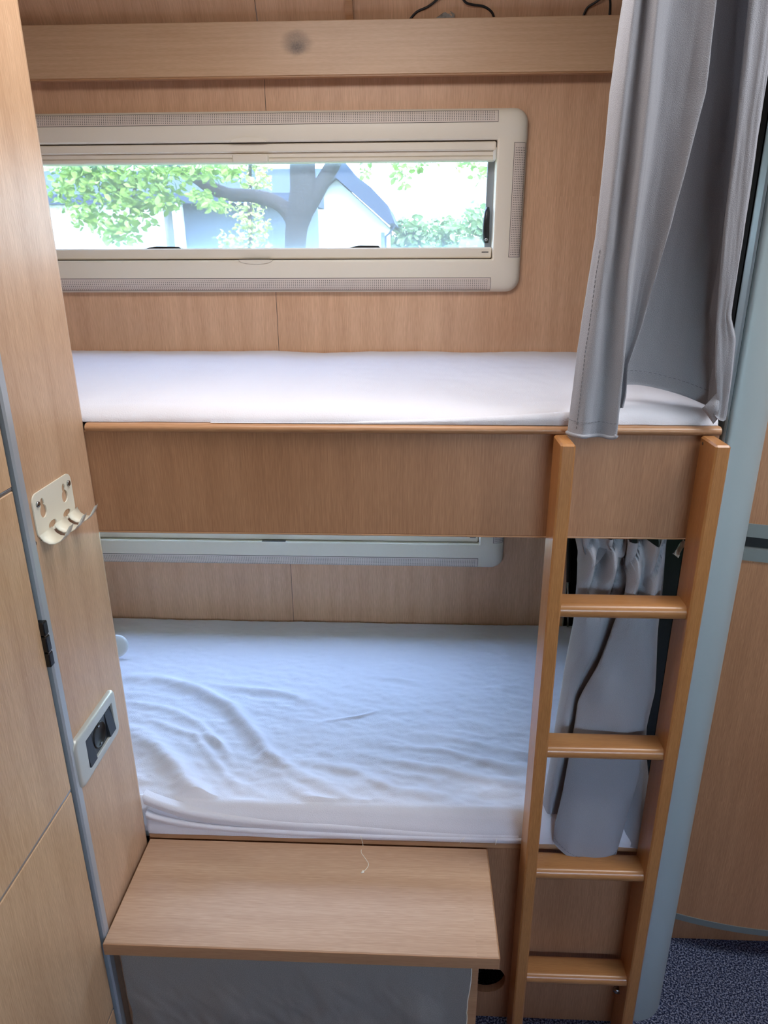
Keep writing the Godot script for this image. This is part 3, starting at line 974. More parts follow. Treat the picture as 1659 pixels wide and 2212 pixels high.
# ---------------------------------------------------------------- overhead shelf
func make_shelf() -> void:
	var s := thing("overhead_shelf", "beech shelf fascia along the wall above the window, with dark smudge", "shelf", Vector3(0.2, 2.13, -0.78))
	# fascia veneer drawn with its own picture so that the sooty smudge sits where it is
	var w := 2048
	var h := 128
	var a := noise_bytes(w, h, 64, h, 0.10, 91, 3)
	var b := noise_bytes(w, h, 256, h, 0.35, 92, 1)
	var sm := FastNoiseLite.new()
	sm.seed = 17
	sm.frequency = 0.05
	var c := pz(640, 97, -0.767)
	var cols := PackedByteArray()
	cols.resize(w * h * 3)
	var x0 := -0.898
	var x1 := 1.0915
	for j in h:
		for i in w:
			var t := clampf(((a[j * w + i] * 0.6 + b[j * w + i] * 0.4) / 255.0 - 0.5) * 1.5 + 0.5, 0, 1)
			var cc := Color(0.79, 0.645, 0.52).lerp(Color(0.845, 0.71, 0.585), t)
			var wx: float = lerp(x0, x1, i / float(w - 1))
			var wy: float = lerp(2.242, 2.129, j / float(h - 1))
			var d := Vector2((wx - c.x) / 1.3, wy - c.y - 0.004).length() * (1.0 + 0.16 * sm.get_noise_2d(i * 0.35, j * 0.5))
			if d < 0.05:
				var core := Vector2((wx - c.x - 0.002) / 1.3, wy - c.y + 0.006).length()
				var k := (0.40 * smoothstep(0.034, 0.010, d) + 0.34 * smoothstep(0.019, 0.004, core)) * (0.9 + 0.35 * sm.get_noise_2d(i * 4.0, j * 4.0))
				cc = cc.lerp(Color(0.26, 0.19, 0.14), clampf(k, 0, 1))
			var o := (j * w + i) * 3
			cols[o] = int(cc.r * 255); cols[o + 1] = int(cc.g * 255); cols[o + 2] = int(cc.b * 255)
	var im := Image.create_from_data(w, h, false, Image.FORMAT_RGB8, cols)
	var m := mat(Color(1.0, 0.98, 0.95), 0.36)
	m.albedo_texture = ImageTexture.create_from_image(im)
	m.uv1_triplanar = true
	m.uv1_world_triplanar = true
	m.uv1_triplanar_sharpness = 8.0
	# triplanar looks up x * scale + offset across and -y * scale + offset down
	m.uv1_scale = Vector3(1.0 / (x1 - x0), 1.0 / 0.113, 1.0)
	m.uv1_offset = Vector3(-x0 / (x1 - x0), -2.129 / 0.113, 0.0)
	box_part("fascia", Vector3(x0, 2.129, -0.783), Vector3(x1, 2.242, -0.767), m, s, 0.0015)
	box_part("fascia_lip", Vector3(x0, 2.1255, -0.784), Vector3(x1, 2.129, -0.7665), M.edge_wood, s, 0.0008)
	box_part("shelf_board", Vector3(x0, 2.140, -0.8065), Vector3(x1, 2.150, -0.783), M.board_wood, s, 0.0005)
	var d := pz(753, 20, -0.77)
	var st := begin()
	prism(st, PackedVector2Array([Vector2(-0.7835, 2.150), Vector2(-0.7835, 2.246), Vector2(-0.73, 2.35), Vector2(-0.676, 2.458), Vector2(-0.695, 2.458), Vector2(-0.803, 2.24), Vector2(-0.803, 2.150)]), "x", d.x - 0.009, d.x + 0.009)
	obj("divider", st, M.edge_wood, s)
	# loose wires lying on the shelf
	var wires := [
		[[[884, 44, -0.7945], [900, 26, -0.790], [925, 14, -0.784], [950, -6, -0.772], [975, -30, -0.765]], 0.0026, "dark loose wire standing up in a loop on the overhead shelf, beside cloth scrap"],
		[[[990, -30, -0.765], [1003, 2, -0.773], [1020, 10, -0.780], [1045, 14, -0.786], [1062, 26, -0.790], [1068, 42, -0.7945]], 0.0026, "dark loose wire arching over the shelf fascia to the right of cloth scrap"],
		[[[1258, 40, -0.7945], [1268, 18, -0.788], [1285, 6, -0.780], [1300, -4, -0.773], [1315, -8, -0.776], [1318, 10, -0.787], [1316, 36, -0.7945]], 0.0026, "dark loose wire bent in a hoop on the shelf beside the curtain"]]
	for q in wires:
		var pts := []
		for p in q[0]: pts.append(pz(p[0], p[1], p[2]))
		st = begin(true)
		tube(st, Array(spline(pts, 6)), q[1], 8)
		tag(obj("loose_wire", st, M.cable), q[2], "wire")
	st = begin(true)
	var rows := []
	for i in 7:
		var row := PackedVector3Array()
		for j in 5:
			var p := pz(940 + i * 7.0, 40.0 - (20.0 - absf(i - 4.0) * 5.0) * j / 4.0, -0.792 + 0.004 * sin(i * 1.9 + j))
			row.append(p)
		rows.append(row)
	grid(st, rows)
	tag(obj("cloth_scrap", st, M.skirt), "small crumpled greyish cloth scrap on the overhead shelf", "cloth")

# ---------------------------------------------------------------- ladder
func make_ladder() -> void:
	var l := thing("bunk_ladder", "wooden bunk ladder with four rounded rungs standing against the bunks", "ladder", Vector3(0.945, 0.0, 0.038))
	for x in [[0.811, 0.835], [1.0555, 1.0795]]:
		box_part("rail", Vector3(x[0], 0.0, 0.010), Vector3(x[1], 1.4415, 0.077), M.ladder_v, l, 0.003)
	for y in [1.134, 0.829, 0.523, 0.218]:
		var st := begin(true)
		var prof := rounded(0.0125, y - 0.0135, 0.069, y + 0.0135, 0.0125, 6)
		var rows := []
		for x in [0.834, 1.0565]:
			var row := PackedVector3Array()
			for p in prof: row.append(Vector3(x, p.y, p.x))
			row.append(row[0])
			rows.append(row)
		grid(st, rows, true)
		obj("rung", st, M.ladder_h, l)
	var q := pxp(1518, 958, 1.0555)
	var st := begin(true)
	disc(st, Vector3(1.0556, q.y, q.z), Vector3.LEFT, 0.0028, 0.0006, 0.0, 12)
	obj("screw_head", st, M.gasket, l)
	q = pxp(1336, 2138, 1.0555)
	st = begin(true)
	disc(st, Vector3(1.0555, q.y, q.z), Vector3.LEFT, 0.0085, 0.010, 1.2)
	obj("bolt_head", st, M.steel, l)

# ---------------------------------------------------------------- grey corner column and curved cabinet
func make_right_side() -> void:
	var c := thing("corner_column", "rounded blue-grey metal corner column beside the ladder", "column", Vector3(1.15, 0.0, -0.08))
	var st := begin(true)
	var rows := []
	var prof := []
	for k in 17:
		var a := deg_to_rad(92.0 - 92.0 * k / 16.0)
		prof.append(Vector2(1.12 + 0.077 * cos(a), -0.08 + 0.077 * sin(a)))
	prof.append(Vector2(1.197, -0.26))
	prof.push_front(Vector2(1.1085, -0.0035))
	prof.push_front(Vector2(1.1068, -0.0052))
	prof.push_front(Vector2(1.1058, -0.0095))
	for p in prof:
		rows.append(PackedVector3Array([Vector3(p.x, 0.0, p.y), Vector3(p.x, 2.458, p.y)]))
	grid(st, rows, true)
	obj("rounded_face", st, M.profile, c)
	st = begin()
	prism(st, PackedVector2Array([Vector2(1.0995, -0.031), Vector2(1.1013, -0.011), Vector2(1.1035, -0.0065), Vector2(1.1056, -0.0095), Vector2(1.1058, -0.031)]), "y", 0.0, 2.458)
	obj("side_flange", st, M.profile, c)

	var f := thing("curved_cabinet", "tall cabinet with bowed beech doors and grey handle strips beside column", "cabinet", Vector3(1.5, 0.0, -0.45))
	box_part("body", Vector3(1.203, 0.0, -0.84), Vector3(1.90, 2.3, -0.228), M.cabinet_wood, f)
	var bow := func(x: float) -> float: return -0.160 - 0.55 * (x - 1.55) * (x - 1.55)
	for q in [["door", 0.119, 1.121, 0.0, M.cabinet_wood], ["door", 1.203, 2.2, 0.0, M.cabinet_wood], ["handle_strip", 1.121, 1.148, 0.003, M.handle_grey], ["handle_strip", 1.174, 1.203, 0.003, M.handle_grey], ["edge_strip", 0.1, 0.119, 0.002, M.handle_grey]]:
		st = begin()
		var poly := PackedVector2Array()
		for k in 25:
			var x: float = lerp(1.203, 1.90, k / 24.0)
			poly.append(Vector2(x, bow.call(x) + q[3]))
		for k in 25:
			var x: float = lerp(1.90, 1.203, k / 24.0)
			poly.append(Vector2(x, bow.call(x) - 0.018 if bow.call(x) - 0.018 > -0.2275 else -0.2275))
		prism(st, poly, "y", q[1], q[2])
		obj(q[0], st, q[4], f)
	st = begin()
	var gp := PackedVector2Array()
	for k in 25:
		var x: float = lerp(1.203, 1.90, k / 24.0)
		gp.append(Vector2(x, bow.call(x) - 0.012))
	gp.append(Vector2(1.90, -0.2276)); gp.append(Vector2(1.203, -0.2276))
	prism(st, gp, "y", 1.1482, 1.1738)
	obj("grip_recess", st, M.black, f)

	# black gas spring and its bracket in the dark corner at the end of the lower bunk
	var g := thing("gas_strut", "black gas strut standing in the corner at the lower bunk's end", "strut", Vector3(1.06, 0.63, -0.79))
	var p0 := pz(1229.5, 1125, -0.785)
	var p1 := pz(1227.5, 1256, -0.785)
	var p2 := pz(1226.5, 1352, -0.785)
	st = begin(true)
	tube(st, [p0 + Vector3(0, 0.05, 0), p0, p1], 0.0062, 14)
	obj("cylinder", st, M.black_plastic, g)
	st = begin(true)
	tube(st, [p1, p2 + Vector3(0, -0.002, 0)], 0.003, 10)
	obj("piston_rod", st, M.steel, g)
	var b0 := pz(1219.5, 1258, -0.802)
	var b1 := pz(1217.5, 1352, -0.802)
	st = begin()
	cbox(st, Vector3(b1.x - 0.003, b1.y, -0.8055), Vector3(b0.x + 0.005, b0.y, -0.795), 0.001)
	tag(obj("strut_bracket", st, M.handle_grey), "narrow grey metal bracket beside the gas strut", "bracket")

	# white round plastic cover peeping out behind the wardrobe edge
	st = begin(true)
	disc(st, Vector3(-0.284, 0.655, -0.575), Vector3(0.15, 0.55, 0.8).normalized(), 0.033, 0.012, 0.6, 28)
	tag(obj("round_cover", st, M.white_plastic), "white round plastic disc on the lower mattress beside the wardrobe edge", "disc")

# ---------------------------------------------------------------- step box
func make_step() -> void:
	var s := thing("step_box", "low beech step box in front of the lower bunk with cloth front", "step", Vector3(0.37, 0.0, 0.13))
	var st := begin()
	cbox(st, Vector3(0.0056, 0.4985, 0.005), Vector3(0.7405, 0.5265, 0.2565), 0.0015)
	var top := obj("tread", st, M.step_wood, s)
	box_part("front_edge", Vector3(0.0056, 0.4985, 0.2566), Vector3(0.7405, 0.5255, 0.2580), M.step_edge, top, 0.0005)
	box_part("right_edge", Vector3(0.7406, 0.4985, 0.005), Vector3(0.7418, 0.5262, 0.258), M.edge_wood, top, 0.0005)
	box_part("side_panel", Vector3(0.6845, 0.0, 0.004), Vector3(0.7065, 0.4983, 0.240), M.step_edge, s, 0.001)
	box_part("side_panel", Vector3(0.0085, 0.0, 0.004), Vector3(0.016, 0.4983, 0.215), M.under_wood, s, 0.001)
	# cloth hung across the open front
	st = begin(true)
	var ns := FastNoiseLite.new()
	ns.seed = 12
	ns.frequency = 1.0
	var rows := []
	for j in 61:
		var row := PackedVector3Array()
		var y: float = lerp(0.497, 0.01, j / 60.0)
		for i in 121:
			var t := i / 120.0
			var edge := 0.007 * ns.get_noise_2d(y * 7.0, 3.0) + 0.0016 * ns.get_noise_2d(y * 30.0, 8.0)
			var x: float = lerp(0.022, 0.690 + edge, t)
			var d := clampf((0.497 - y) * 5.0, 0, 1)
			var z := 0.233 + 0.006 * d * sin(x * 34.0 + 1.2 * ns.get_noise_2d(x * 3.0, y * 4.0)) + 0.010 * d * ns.get_noise_2d(x * 6.0 + y * 4.0, y * 5.0) + 0.004 * d * ns.get_noise_2d(x * 14.0, y * 9.0)
			if t > 0.93: z = lerp(z, 0.2425, (t - 0.93) / 0.07)
			row.append(Vector3(x, y, z))
		rows.append(row)
	grid(st, rows)
	var sk := obj("front_cloth", st, M.skirt, s)
	st = begin(true)
	var hem := []
	for j in 61:
		var r: PackedVector3Array = rows[j]
		hem.append(r[120])
	tube(st, hem, 0.0009, 6)
	obj("hem", st, M.thread, sk)
	# lint and thread ends
	var tp := []
	for q in [[779, 1806], [784, 1826], [780, 1840], [788, 1853], [796, 1866], [792, 1876], [786, 1882]]:
		var p := py(q[0], q[1], 0.5272)
		if q[1] < 1816: p = pz(q[0], q[1], 0.016)
		tp.append(p)
	st = begin(true)
	tube(st, Array(spline(tp, 5)), 0.0007, 6)
	var e: Vector3 = tp[6]
	tube(st, [e, e + Vector3(-0.001, 0.0015, 0.002), e + Vector3(-0.005, 0.001, 0.005)], [0.0008, 0.003, 0.0012], 8)
	tag(obj("loose_thread", st, M.thread), "long white loose thread with a knot lying on the step tread", "thread")
	for q in [[[1003, 1809], [998, 1815], [994, 1821]], [[1073, 1812], [1071, 1822], [1070, 1825]]]:
		st = begin(true)
		var pts := []
		for p in q[0] if q.size() == 1 else q:
			pts.append(pz(p[0], p[1], 0.018))
		tube(st, pts, 0.0006, 5)
		tag(obj("loose_thread", st, M.thread), "short white thread end hanging from the sheet by the step tread" if q[0][0] < 1050 else "short white thread end on the bunk edge between step and ladder", "thread")

# ---------------------------------------------------------------- curtains
func curtain_sheet(sections: Callable, cols: int, top: float, bottoms: Array, nrow: int) -> Array:
	# sections(y) -> control points (x, z) across the cloth; bottoms: hem height at each control point
	var rows := []
	for j in nrow + 1:
		var t := float(j) / nrow
		t = 1.0 - (1.0 - t) * (1.0 - 0.15 * t)
		var row := PackedVector3Array()
		# each control column runs to its own hem
		var ctrl := []
		for k in bottoms.size():
			var y: float = lerp(top, float(bottoms[k]), t)
			var pts: Array = sections.call(y)
			var p: Vector2 = pts[k]
			ctrl.append(Vector3(p.x, y, p.y))
		row = spline(ctrl, cols)
		rows.append(row)
	return rows
func cloth(called: String, rows: Array, parent: Node3D, m: Material) -> MeshInstance3D:
	# sheet with thickness: front and back 1.2 mm apart, closed along the edges
	var st := begin(true)
	var nr := rows.size()
	var nc: int = (rows[0] as PackedVector3Array).size()
	var back := []
	for j in nr:
		var b := PackedVector3Array()
		for i in nc:
			var r: PackedVector3Array = rows[j]
			var du: Vector3 = r[min(i + 1, nc - 1)] - r[max(i - 1, 0)]
			var ra: PackedVector3Array = rows[max(j - 1, 0)]
			var rb: PackedVector3Array = rows[min(j + 1, nr - 1)]
			var nrm := du.cross(rb[i] - ra[i]).normalized()
			b.append(r[i] + nrm * 0.0014)
		back.append(b)
	grid(st, rows)
	grid(st, back, true)
	for j in nr - 1:
		for e in [0, nc - 1]:
			var a0: Vector3 = rows[j][e]
			var a1: Vector3 = rows[j + 1][e]
			var b0: Vector3 = back[j][e]
			var b1: Vector3 = back[j + 1][e]
			tri(st, a0, b1, a1); tri(st, a0, b0, b1)
	for i in nc - 1:
		var a0: Vector3 = rows[nr - 1][i]
		var a1: Vector3 = rows[nr - 1][i + 1]
		var b0: Vector3 = back[nr - 1][i]
		var b1: Vector3 = back[nr - 1][i + 1]
		tri(st, a0, a1, b1); tri(st, a0, b1, b0)
	return obj(called, st, m, parent)
func stitches(called: String, pts: Array, parent: Node3D, step := 0.0065) -> void:
	# a run of short stitches, one seam
	var st := begin(true)
	var run := 0.0
	var last := Vector3.INF
	var on := true
	var seg := []
	for p in pts:
		if last == Vector3.INF:
			last = p
			seg = [p]
			continue
		run += last.distance_to(p)
		last = p
		if on: seg.append(p)
		if run > step * (0.62 if on else 0.38):
			if on and seg.size() > 1: tube(st, seg, 0.0004, 5)
			on = not on
			run = 0.0
			seg = [p]
	obj(called, st, M.stitch, parent)

func make_upper_curtain() -> void:
	var A := fold_line([[1348, 0], [1320, 200], [1290, 500], [1250, 760], [1228, 938]], 0.035)
	var R1 := fold_line([[1414, 0], [1382, 330], [1351, 600], [1338, 800], [1324, 938]], 0.04)
	var B := fold_line([[1542, 0], [1517, 200], [1480, 350], [1440, 500], [1405, 620], [1384, 700], [1352, 790], [1348, 850], [1336, 900], [1328, 938]], 0.035)
	var E := fold_line([[1614, 0], [1582, 300], [1563, 455], [1542, 700], [1541, 800], [1545, 860]], 0.012)
	var F := fold_line([[1676, 0], [1659, 130], [1632, 300], [1600, 520], [1573, 680], [1586, 730], [1578, 800], [1566, 880]], 0.012)
	var hem1 := pz(1270, 941, 0.035).y
	var sections := func(y: float) -> Array:
		var a := lerp_list(A, y)
		var r := lerp_list(R1, y)
		var b := lerp_list(B, y)
		var e := lerp_list(E, y)
		var f := lerp_list(F, y)
		var g: float = maxf(b - r, 0.0)            # how open the first fold still is
		return [Vector2(a + 0.004, 0.022), Vector2(a, 0.030), Vector2(lerp(a, r, 0.26), 0.054), Vector2(lerp(a, r, 0.68), 0.040), Vector2(r, 0.058),
			Vector2(lerp(r, b, 0.30), 0.044 - 0.16 * g), Vector2(lerp(r, b, 0.72), 0.038 - 0.06 * g), Vector2(b, 0.046), Vector2(b - 0.004, 0.026), Vector2(b - 0.03, -0.004),
			Vector2(b - 0.012, -0.034), Vector2(lerp(b, e, 0.3), -0.038), Vector2(lerp(b, e, 0.7), -0.026), Vector2(e + 0.006, -0.022), Vector2(e + 0.012, -0.004),
			Vector2(e, 0.020), Vector2(lerp(e, f, 0.45), 0.024), Vector2(lerp(e, f, 0.85), 0.026), Vector2(f, 0.016), Vector2(f - 0.006, 0.002), Vector2(f - 0.02, -0.012)]
	var h2 := pz(1345, 838, -0.012).y
	var h3 := pz(1450, 850, -0.010).y
	var h4 := pz(1515, 882, -0.006).y
	var h5 := pz(1552, 905, 0.015).y
	var bottoms := [hem1, hem1, hem1, hem1 - 0.001, hem1 + 0.001, hem1 + 0.03, hem1 + 0.045, hem1 + 0.05, hem1 + 0.055, h2 + 0.01, h2, pz(1400, 838, -0.012).y, h3 - 0.004, h4, h4, h4 - 0.005, h5, h5, h5 + 0.012, h5 + 0.02, h5 + 0.02]
	var rows := curtain_sheet(sections, 7, 2.44, bottoms, 130)
	# a soft hang: small ripples
	var ns := FastNoiseLite.new()
	ns.seed = 21
	ns.frequency = 1.0
	for j in rows.size():
		var r: PackedVector3Array = rows[j]
		for i in r.size():
			r[i] += Vector3(0.0015 * ns.get_noise_2d(r[i].y * 5.0, i * 0.3), 0, 0.0025 * ns.get_noise_2d(r[i].y * 4.0 + 9.0, i * 0.22))
		rows[j] = r
	var c := thing("bunk_curtain", "long grey curtain hanging gathered at the end of the upper bunk", "curtain", Vector3(0.95, 1.44, 0.02))
	var sheet := cloth("drape", rows, c, M.curtain)
	# hem turned up along the bottom and down the free edge, with its stitching
	var nr := rows.size()
	var hem_line := []
	var side_line := []
	for i in 30:
		var p: Vector3 = rows[nr - 5][i]
		hem_line.append(p + Vector3(0, 0, 0.0012))
	var hem2 := []
	for i in range(68, 104):
		var p: Vector3 = rows[nr - 5][i]
		hem2.append(p + Vector3(0, 0, 0.0018))
	for j in range(88, nr - 1):
		var p: Vector3 = rows[j][11]
		side_line.append(p + Vector3(0, 0, 0.0012))
	stitches("hem_seam", dense(hem_line), sheet)
	stitches("hem_seam", dense(hem2), sheet)
	stitches("side_seam", dense(side_line), sheet)
	# rolled thickness of the hem
	var st := begin(true)
	var roll := []
	for i in 30: roll.append((rows[nr - 1][i] as Vector3) + Vector3(0, 0.003, 0.0))
	tube(st, roll, 0.0032, 8)
	obj("hem", st, M.curtain, sheet)
	# the corner of the cloth tucked in beside the column
	st = begin(true)
	var tuck := []
	var px0 := [[1518, 880], [1548, 848], [1567, 826]]
	for k in 9:
		var t := k / 8.0
		var row := PackedVector3Array()
		for i in 9:
			var s := i / 8.0
			var u: float = lerp(lerp(1517.0, 1568.0, s), lerp(1541.0, 1562.0, s), t)
			var v: float = lerp(lerp(882.0, 828.0, s), lerp(916.0, 892.0, s), t)
			row.append(pz(u, v, 0.012 + 0.012 * sin(PI * s) * sin(PI * t) + 0.004 * t))
		tuck.append(row)
	cloth("tucked_corner", tuck, c, M.curtain)
	box_part("curtain_rail", Vector3(0.80, 2.440, 0.008), Vector3(1.09, 2.456, 0.026), M.white_plastic, c, 0.002)
func dense(pts: Array) -> Array:
	var out := []
	for i in pts.size() - 1:
		for k in 8: out.append((pts[i] as Vector3).lerp(pts[i + 1], k / 8.0))
	return out

func make_lower_curtain() -> void:
	var L := fold_line([[1243, 1160], [1250, 1195], [1246, 1260], [1240, 1330], [1226, 1420], [1206, 1530], [1192, 1620], [1176, 1700], [1168, 1760]], -0.03)
	var Cc := fold_line([[1352, 1160], [1352, 1250], [1340, 1310], [1318, 1380], [1283, 1450], [1250, 1522], [1243, 1566], [1226, 1647], [1213, 1702], [1195, 1769], [1192, 1804], [1202, 1830], [1230, 1852]], -0.008)
	var D := fold_line([[1440, 1160], [1432, 1270], [1427, 1350], [1416, 1497], [1399, 1577], [1378, 1680], [1346, 1769], [1326, 1838], [1316, 1864]], -0.005)
	var sections := func(y: float) -> Array:
		var l := lerp_list(L, y)
		var c := lerp_list(Cc, y)
		var d := lerp_list(D, y)
		var low := smoothstep(0.85, 0.58, y)        # the cloth swings out over the mattress edge
		var z0 := 0.022 * low
		var up := smoothstep(1.06, 1.24, y)          # pleats near the heading tape
		var zl := z0 * 0.45
		return [Vector2(l + 0.012, -0.045 + zl), Vector2(l, -0.034 + zl), Vector2(lerp(l, c, 0.22), -0.018 + zl + 0.016 * up), Vector2(lerp(l, c, 0.45), -0.014 + zl - 0.022 * up), Vector2(lerp(l, c, 0.68), -0.016 + zl + 0.018 * up), Vector2(lerp(l, c, 0.88), -0.026 + zl),
			Vector2(c + 0.012, -0.034 + z0 * 0.8), Vector2(c + 0.004, -0.018 + z0), Vector2(c, -0.006 + z0), Vector2(lerp(c, d, 0.2), 0.006 + z0 + 0.008 * up), Vector2(lerp(c, d, 0.42), 0.006 + z0 - 0.02 * up), Vector2(lerp(c, d, 0.62), 0.008 + z0 + 0.012 * up), Vector2(lerp(c, d, 0.85), 0.002 + z0),
			Vector2(d, -0.012 + z0), Vector2(d - 0.004, -0.028 + z0), Vector2(lerp(d, 1.082, 0.45 * low + 0.1), -0.036 + z0 * 2.05), Vector2(lerp(d, 1.082, 0.2 + 0.8 * low), -0.034 + z0 * 2.0)]
	var hb := 0.628
	var bt := func(u: float, v: float) -> float: return pz(u, v, 0.022).y
	var bottoms := [hb, hb, hb - 0.01, hb - 0.012, hb - 0.014, hb - 0.02, 0.58, bt.call(1195, 1812), bt.call(1198, 1826), bt.call(1232, 1850), bt.call(1265, 1861), bt.call(1290, 1866), bt.call(1312, 1866), bt.call(1322, 1850), 0.55, 0.544, 0.543]
	var rows := curtain_sheet(sections, 8, 1.2465, bottoms, 110)
	# the bunched heading pulls slanting folds down to the left
	for j in rows.size():
		var r: PackedVector3Array = rows[j]
		for i in r.size():
			var w := smoothstep(1.03, 1.20, r[i].y)
			var q := (r[i].x - 0.33 * (1.24 - r[i].y) * -1.0 - 0.9) / 0.043
			var saw := absf(fposmod(q, 1.0) - 0.35)
			r[i].z += w * (0.016 - 0.045 * saw) * smoothstep(0.875, 0.90, r[i].x) * smoothstep(1.05, 1.0, r[i].x)
			var fold := sin((r[i].x + 0.42 * r[i].y) * 62.0)
			r[i].z += (0.0045 * fold * smoothstep(0.70, 1.0, r[i].y) + 0.002 * sin(r[i].y * 17.0 + r[i].x * 24.0)) * (1.0 - w) * smoothstep(0.56, 0.66, r[i].y)
		rows[j] = r
	var c := thing("bunk_curtain", "grey curtain bunched behind the ladder at the lower bunk", "curtain", Vector3(0.97, 0.56, -0.01))
	var sheet := cloth("drape", rows, c, M.curtain)
	var nr := rows.size()
	var hem_line := []
	for i in range(62, 104):
		var p: Vector3 = rows[nr - 4][i]
		hem_line.append(p + Vector3(0, 0, 0.0016))
	stitches("hem_seam", dense(hem_line), sheet)
	# sagging loops of the heading where hooks are missing
	for q in [[[[1252, 1158], [1262, 1190], [1278, 1226], [1300, 1205], [1322, 1172], [1332, 1158]], 0.0], [[[1312, 1158], [1314, 1178], [1330, 1200], [1345, 1204], [1352, 1190], [1356, 1158]], 0.01], [[[1364, 1158], [1363, 1196], [1370, 1216], [1380, 1214], [1388, 1196], [1390, 1158]], 0.006]]:
		var pts := []
		for p in q[0]: pts.append(pz(p[0], p[1], -0.012 + q[1]))
		var sp := spline(pts, 5)
		var lp := []
		for k in 4:
			var row := PackedVector3Array()
			for p in sp:
				var mid: Vector3 = pts[2]
				row.append(p + Vector3((mid.x - p.x) * -0.04 * k, 0.010 * k * (0.3 + 0.7 * clampf((1.247 - p.y) * 14.0, 0, 1)), -0.008 * k))
			lp.append(row)
		for row in lp:
			for i in row.size():
				row[i].y = minf(row[i].y, 1.2465)
		cloth("heading_loop", lp, c, M.curtain)
	# white heading tape torn loose at the right
	var st := begin(true)
	var tape := []
	for k in 6:
		var t := k / 5.0
		var row := PackedVector3Array()
		for i in 4:
			var s := i / 3.0
			row.append(pz(lerp(1454.0, 1476.0, t) + 10.0 * s * (1 - t * 0.6), lerp(1196.0, 1165.0, t) + 9.0 * s, -0.022 + 0.006 * sin(k * 1.7 + i)))
		tape.append(row)
	cloth("heading_tape", tape, c, M.white_plastic)

# ---------------------------------------------------------------- outdoors, seen through the pane
func leaf_mesh() -> ArrayMesh:
	var st := begin()
	var a := Vector3(0, 0, 0)
	var b := Vector3(1.0, 0, 0)
	for s in [-1, 1]:
		tri(st, a, Vector3(0.35, 0.30 * s, 0.10), Vector3(0.75, 0.22 * s, 0.08))
		tri(st, a, Vector3(0.75, 0.22 * s, 0.08), b)
	st.generate_normals()
	return st.commit()
func leaves(called: String, spots: Array, size: float, palette: Array, seed_: int, parent: Node3D) -> void:
	# spots: [centre, radii, count]
	var rng := RandomNumberGenerator.new()
	rng.seed = seed_
	var xf := []
	var cl := []
	for s in spots:
		var c: Vector3 = s[0]
		var r: Vector3 = s[1]
		for i in int(s[2]):
			var v := Vector3(rng.randf_range(-1, 1), rng.randf_range(-1, 1), rng.randf_range(-1, 1))
			if v.length() > 1.0: v = v.normalized() * rng.randf()
			var sz := size * rng.randf_range(0.6, 1.3)
			var b := Basis.from_euler(Vector3(rng.randf_range(-1.2, 1.2), rng.randf_range(0, TAU), rng.randf_range(-1.4, 0.4))).scaled(Vector3.ONE * sz)
			xf.append(Transform3D(b, c + v * r))
			var col: Color = palette[rng.randi() % palette.size()]
			cl.append(col.lerp(palette[rng.randi() % palette.size()], rng.randf()))
	var mm := MultiMesh.new()
	mm.transform_format = MultiMesh.TRANSFORM_3D
	mm.use_colors = true
	mm.mesh = leaf_mesh()
	mm.instance_count = xf.size()
	for i in xf.size():
		mm.set_instance_transform(i, xf[i])
		mm.set_instance_color(i, cl[i])
	var mi := MultiMeshInstance3D.new()
	mi.name = called
	mi.multimesh = mm
	mi.material_override = M.leaf
	parent.add_child(mi, true)
	mi.position = -parent.position
	mi.set_meta("kind", "stuff")
func limb(uv: Array, z: float, parent: Node3D, called: String) -> void:
	# uv: [u, v, half width in pixels, z shift]
	var pts := []
	var rad := []
	for q in uv:
		var p := pz(q[0], q[1], z + (q[3] if q.size() > 3 else 0.0))
		pts.append(p)
		rad.append(q[2] / FOCAL * absf(p.z - EYE.z) * 1.02)
	var sp := Array(spline(pts, 5))
	var rr := []
	for i in sp.size():
		var k := i / 5.0
		var a := int(k)
		rr.append(lerpf(rad[a], rad[min(a + 1, rad.size() - 1)], k - a))
	var st := begin(true)
	tube(st, sp, rr, 14)
	obj(called, st, M.bark, parent)
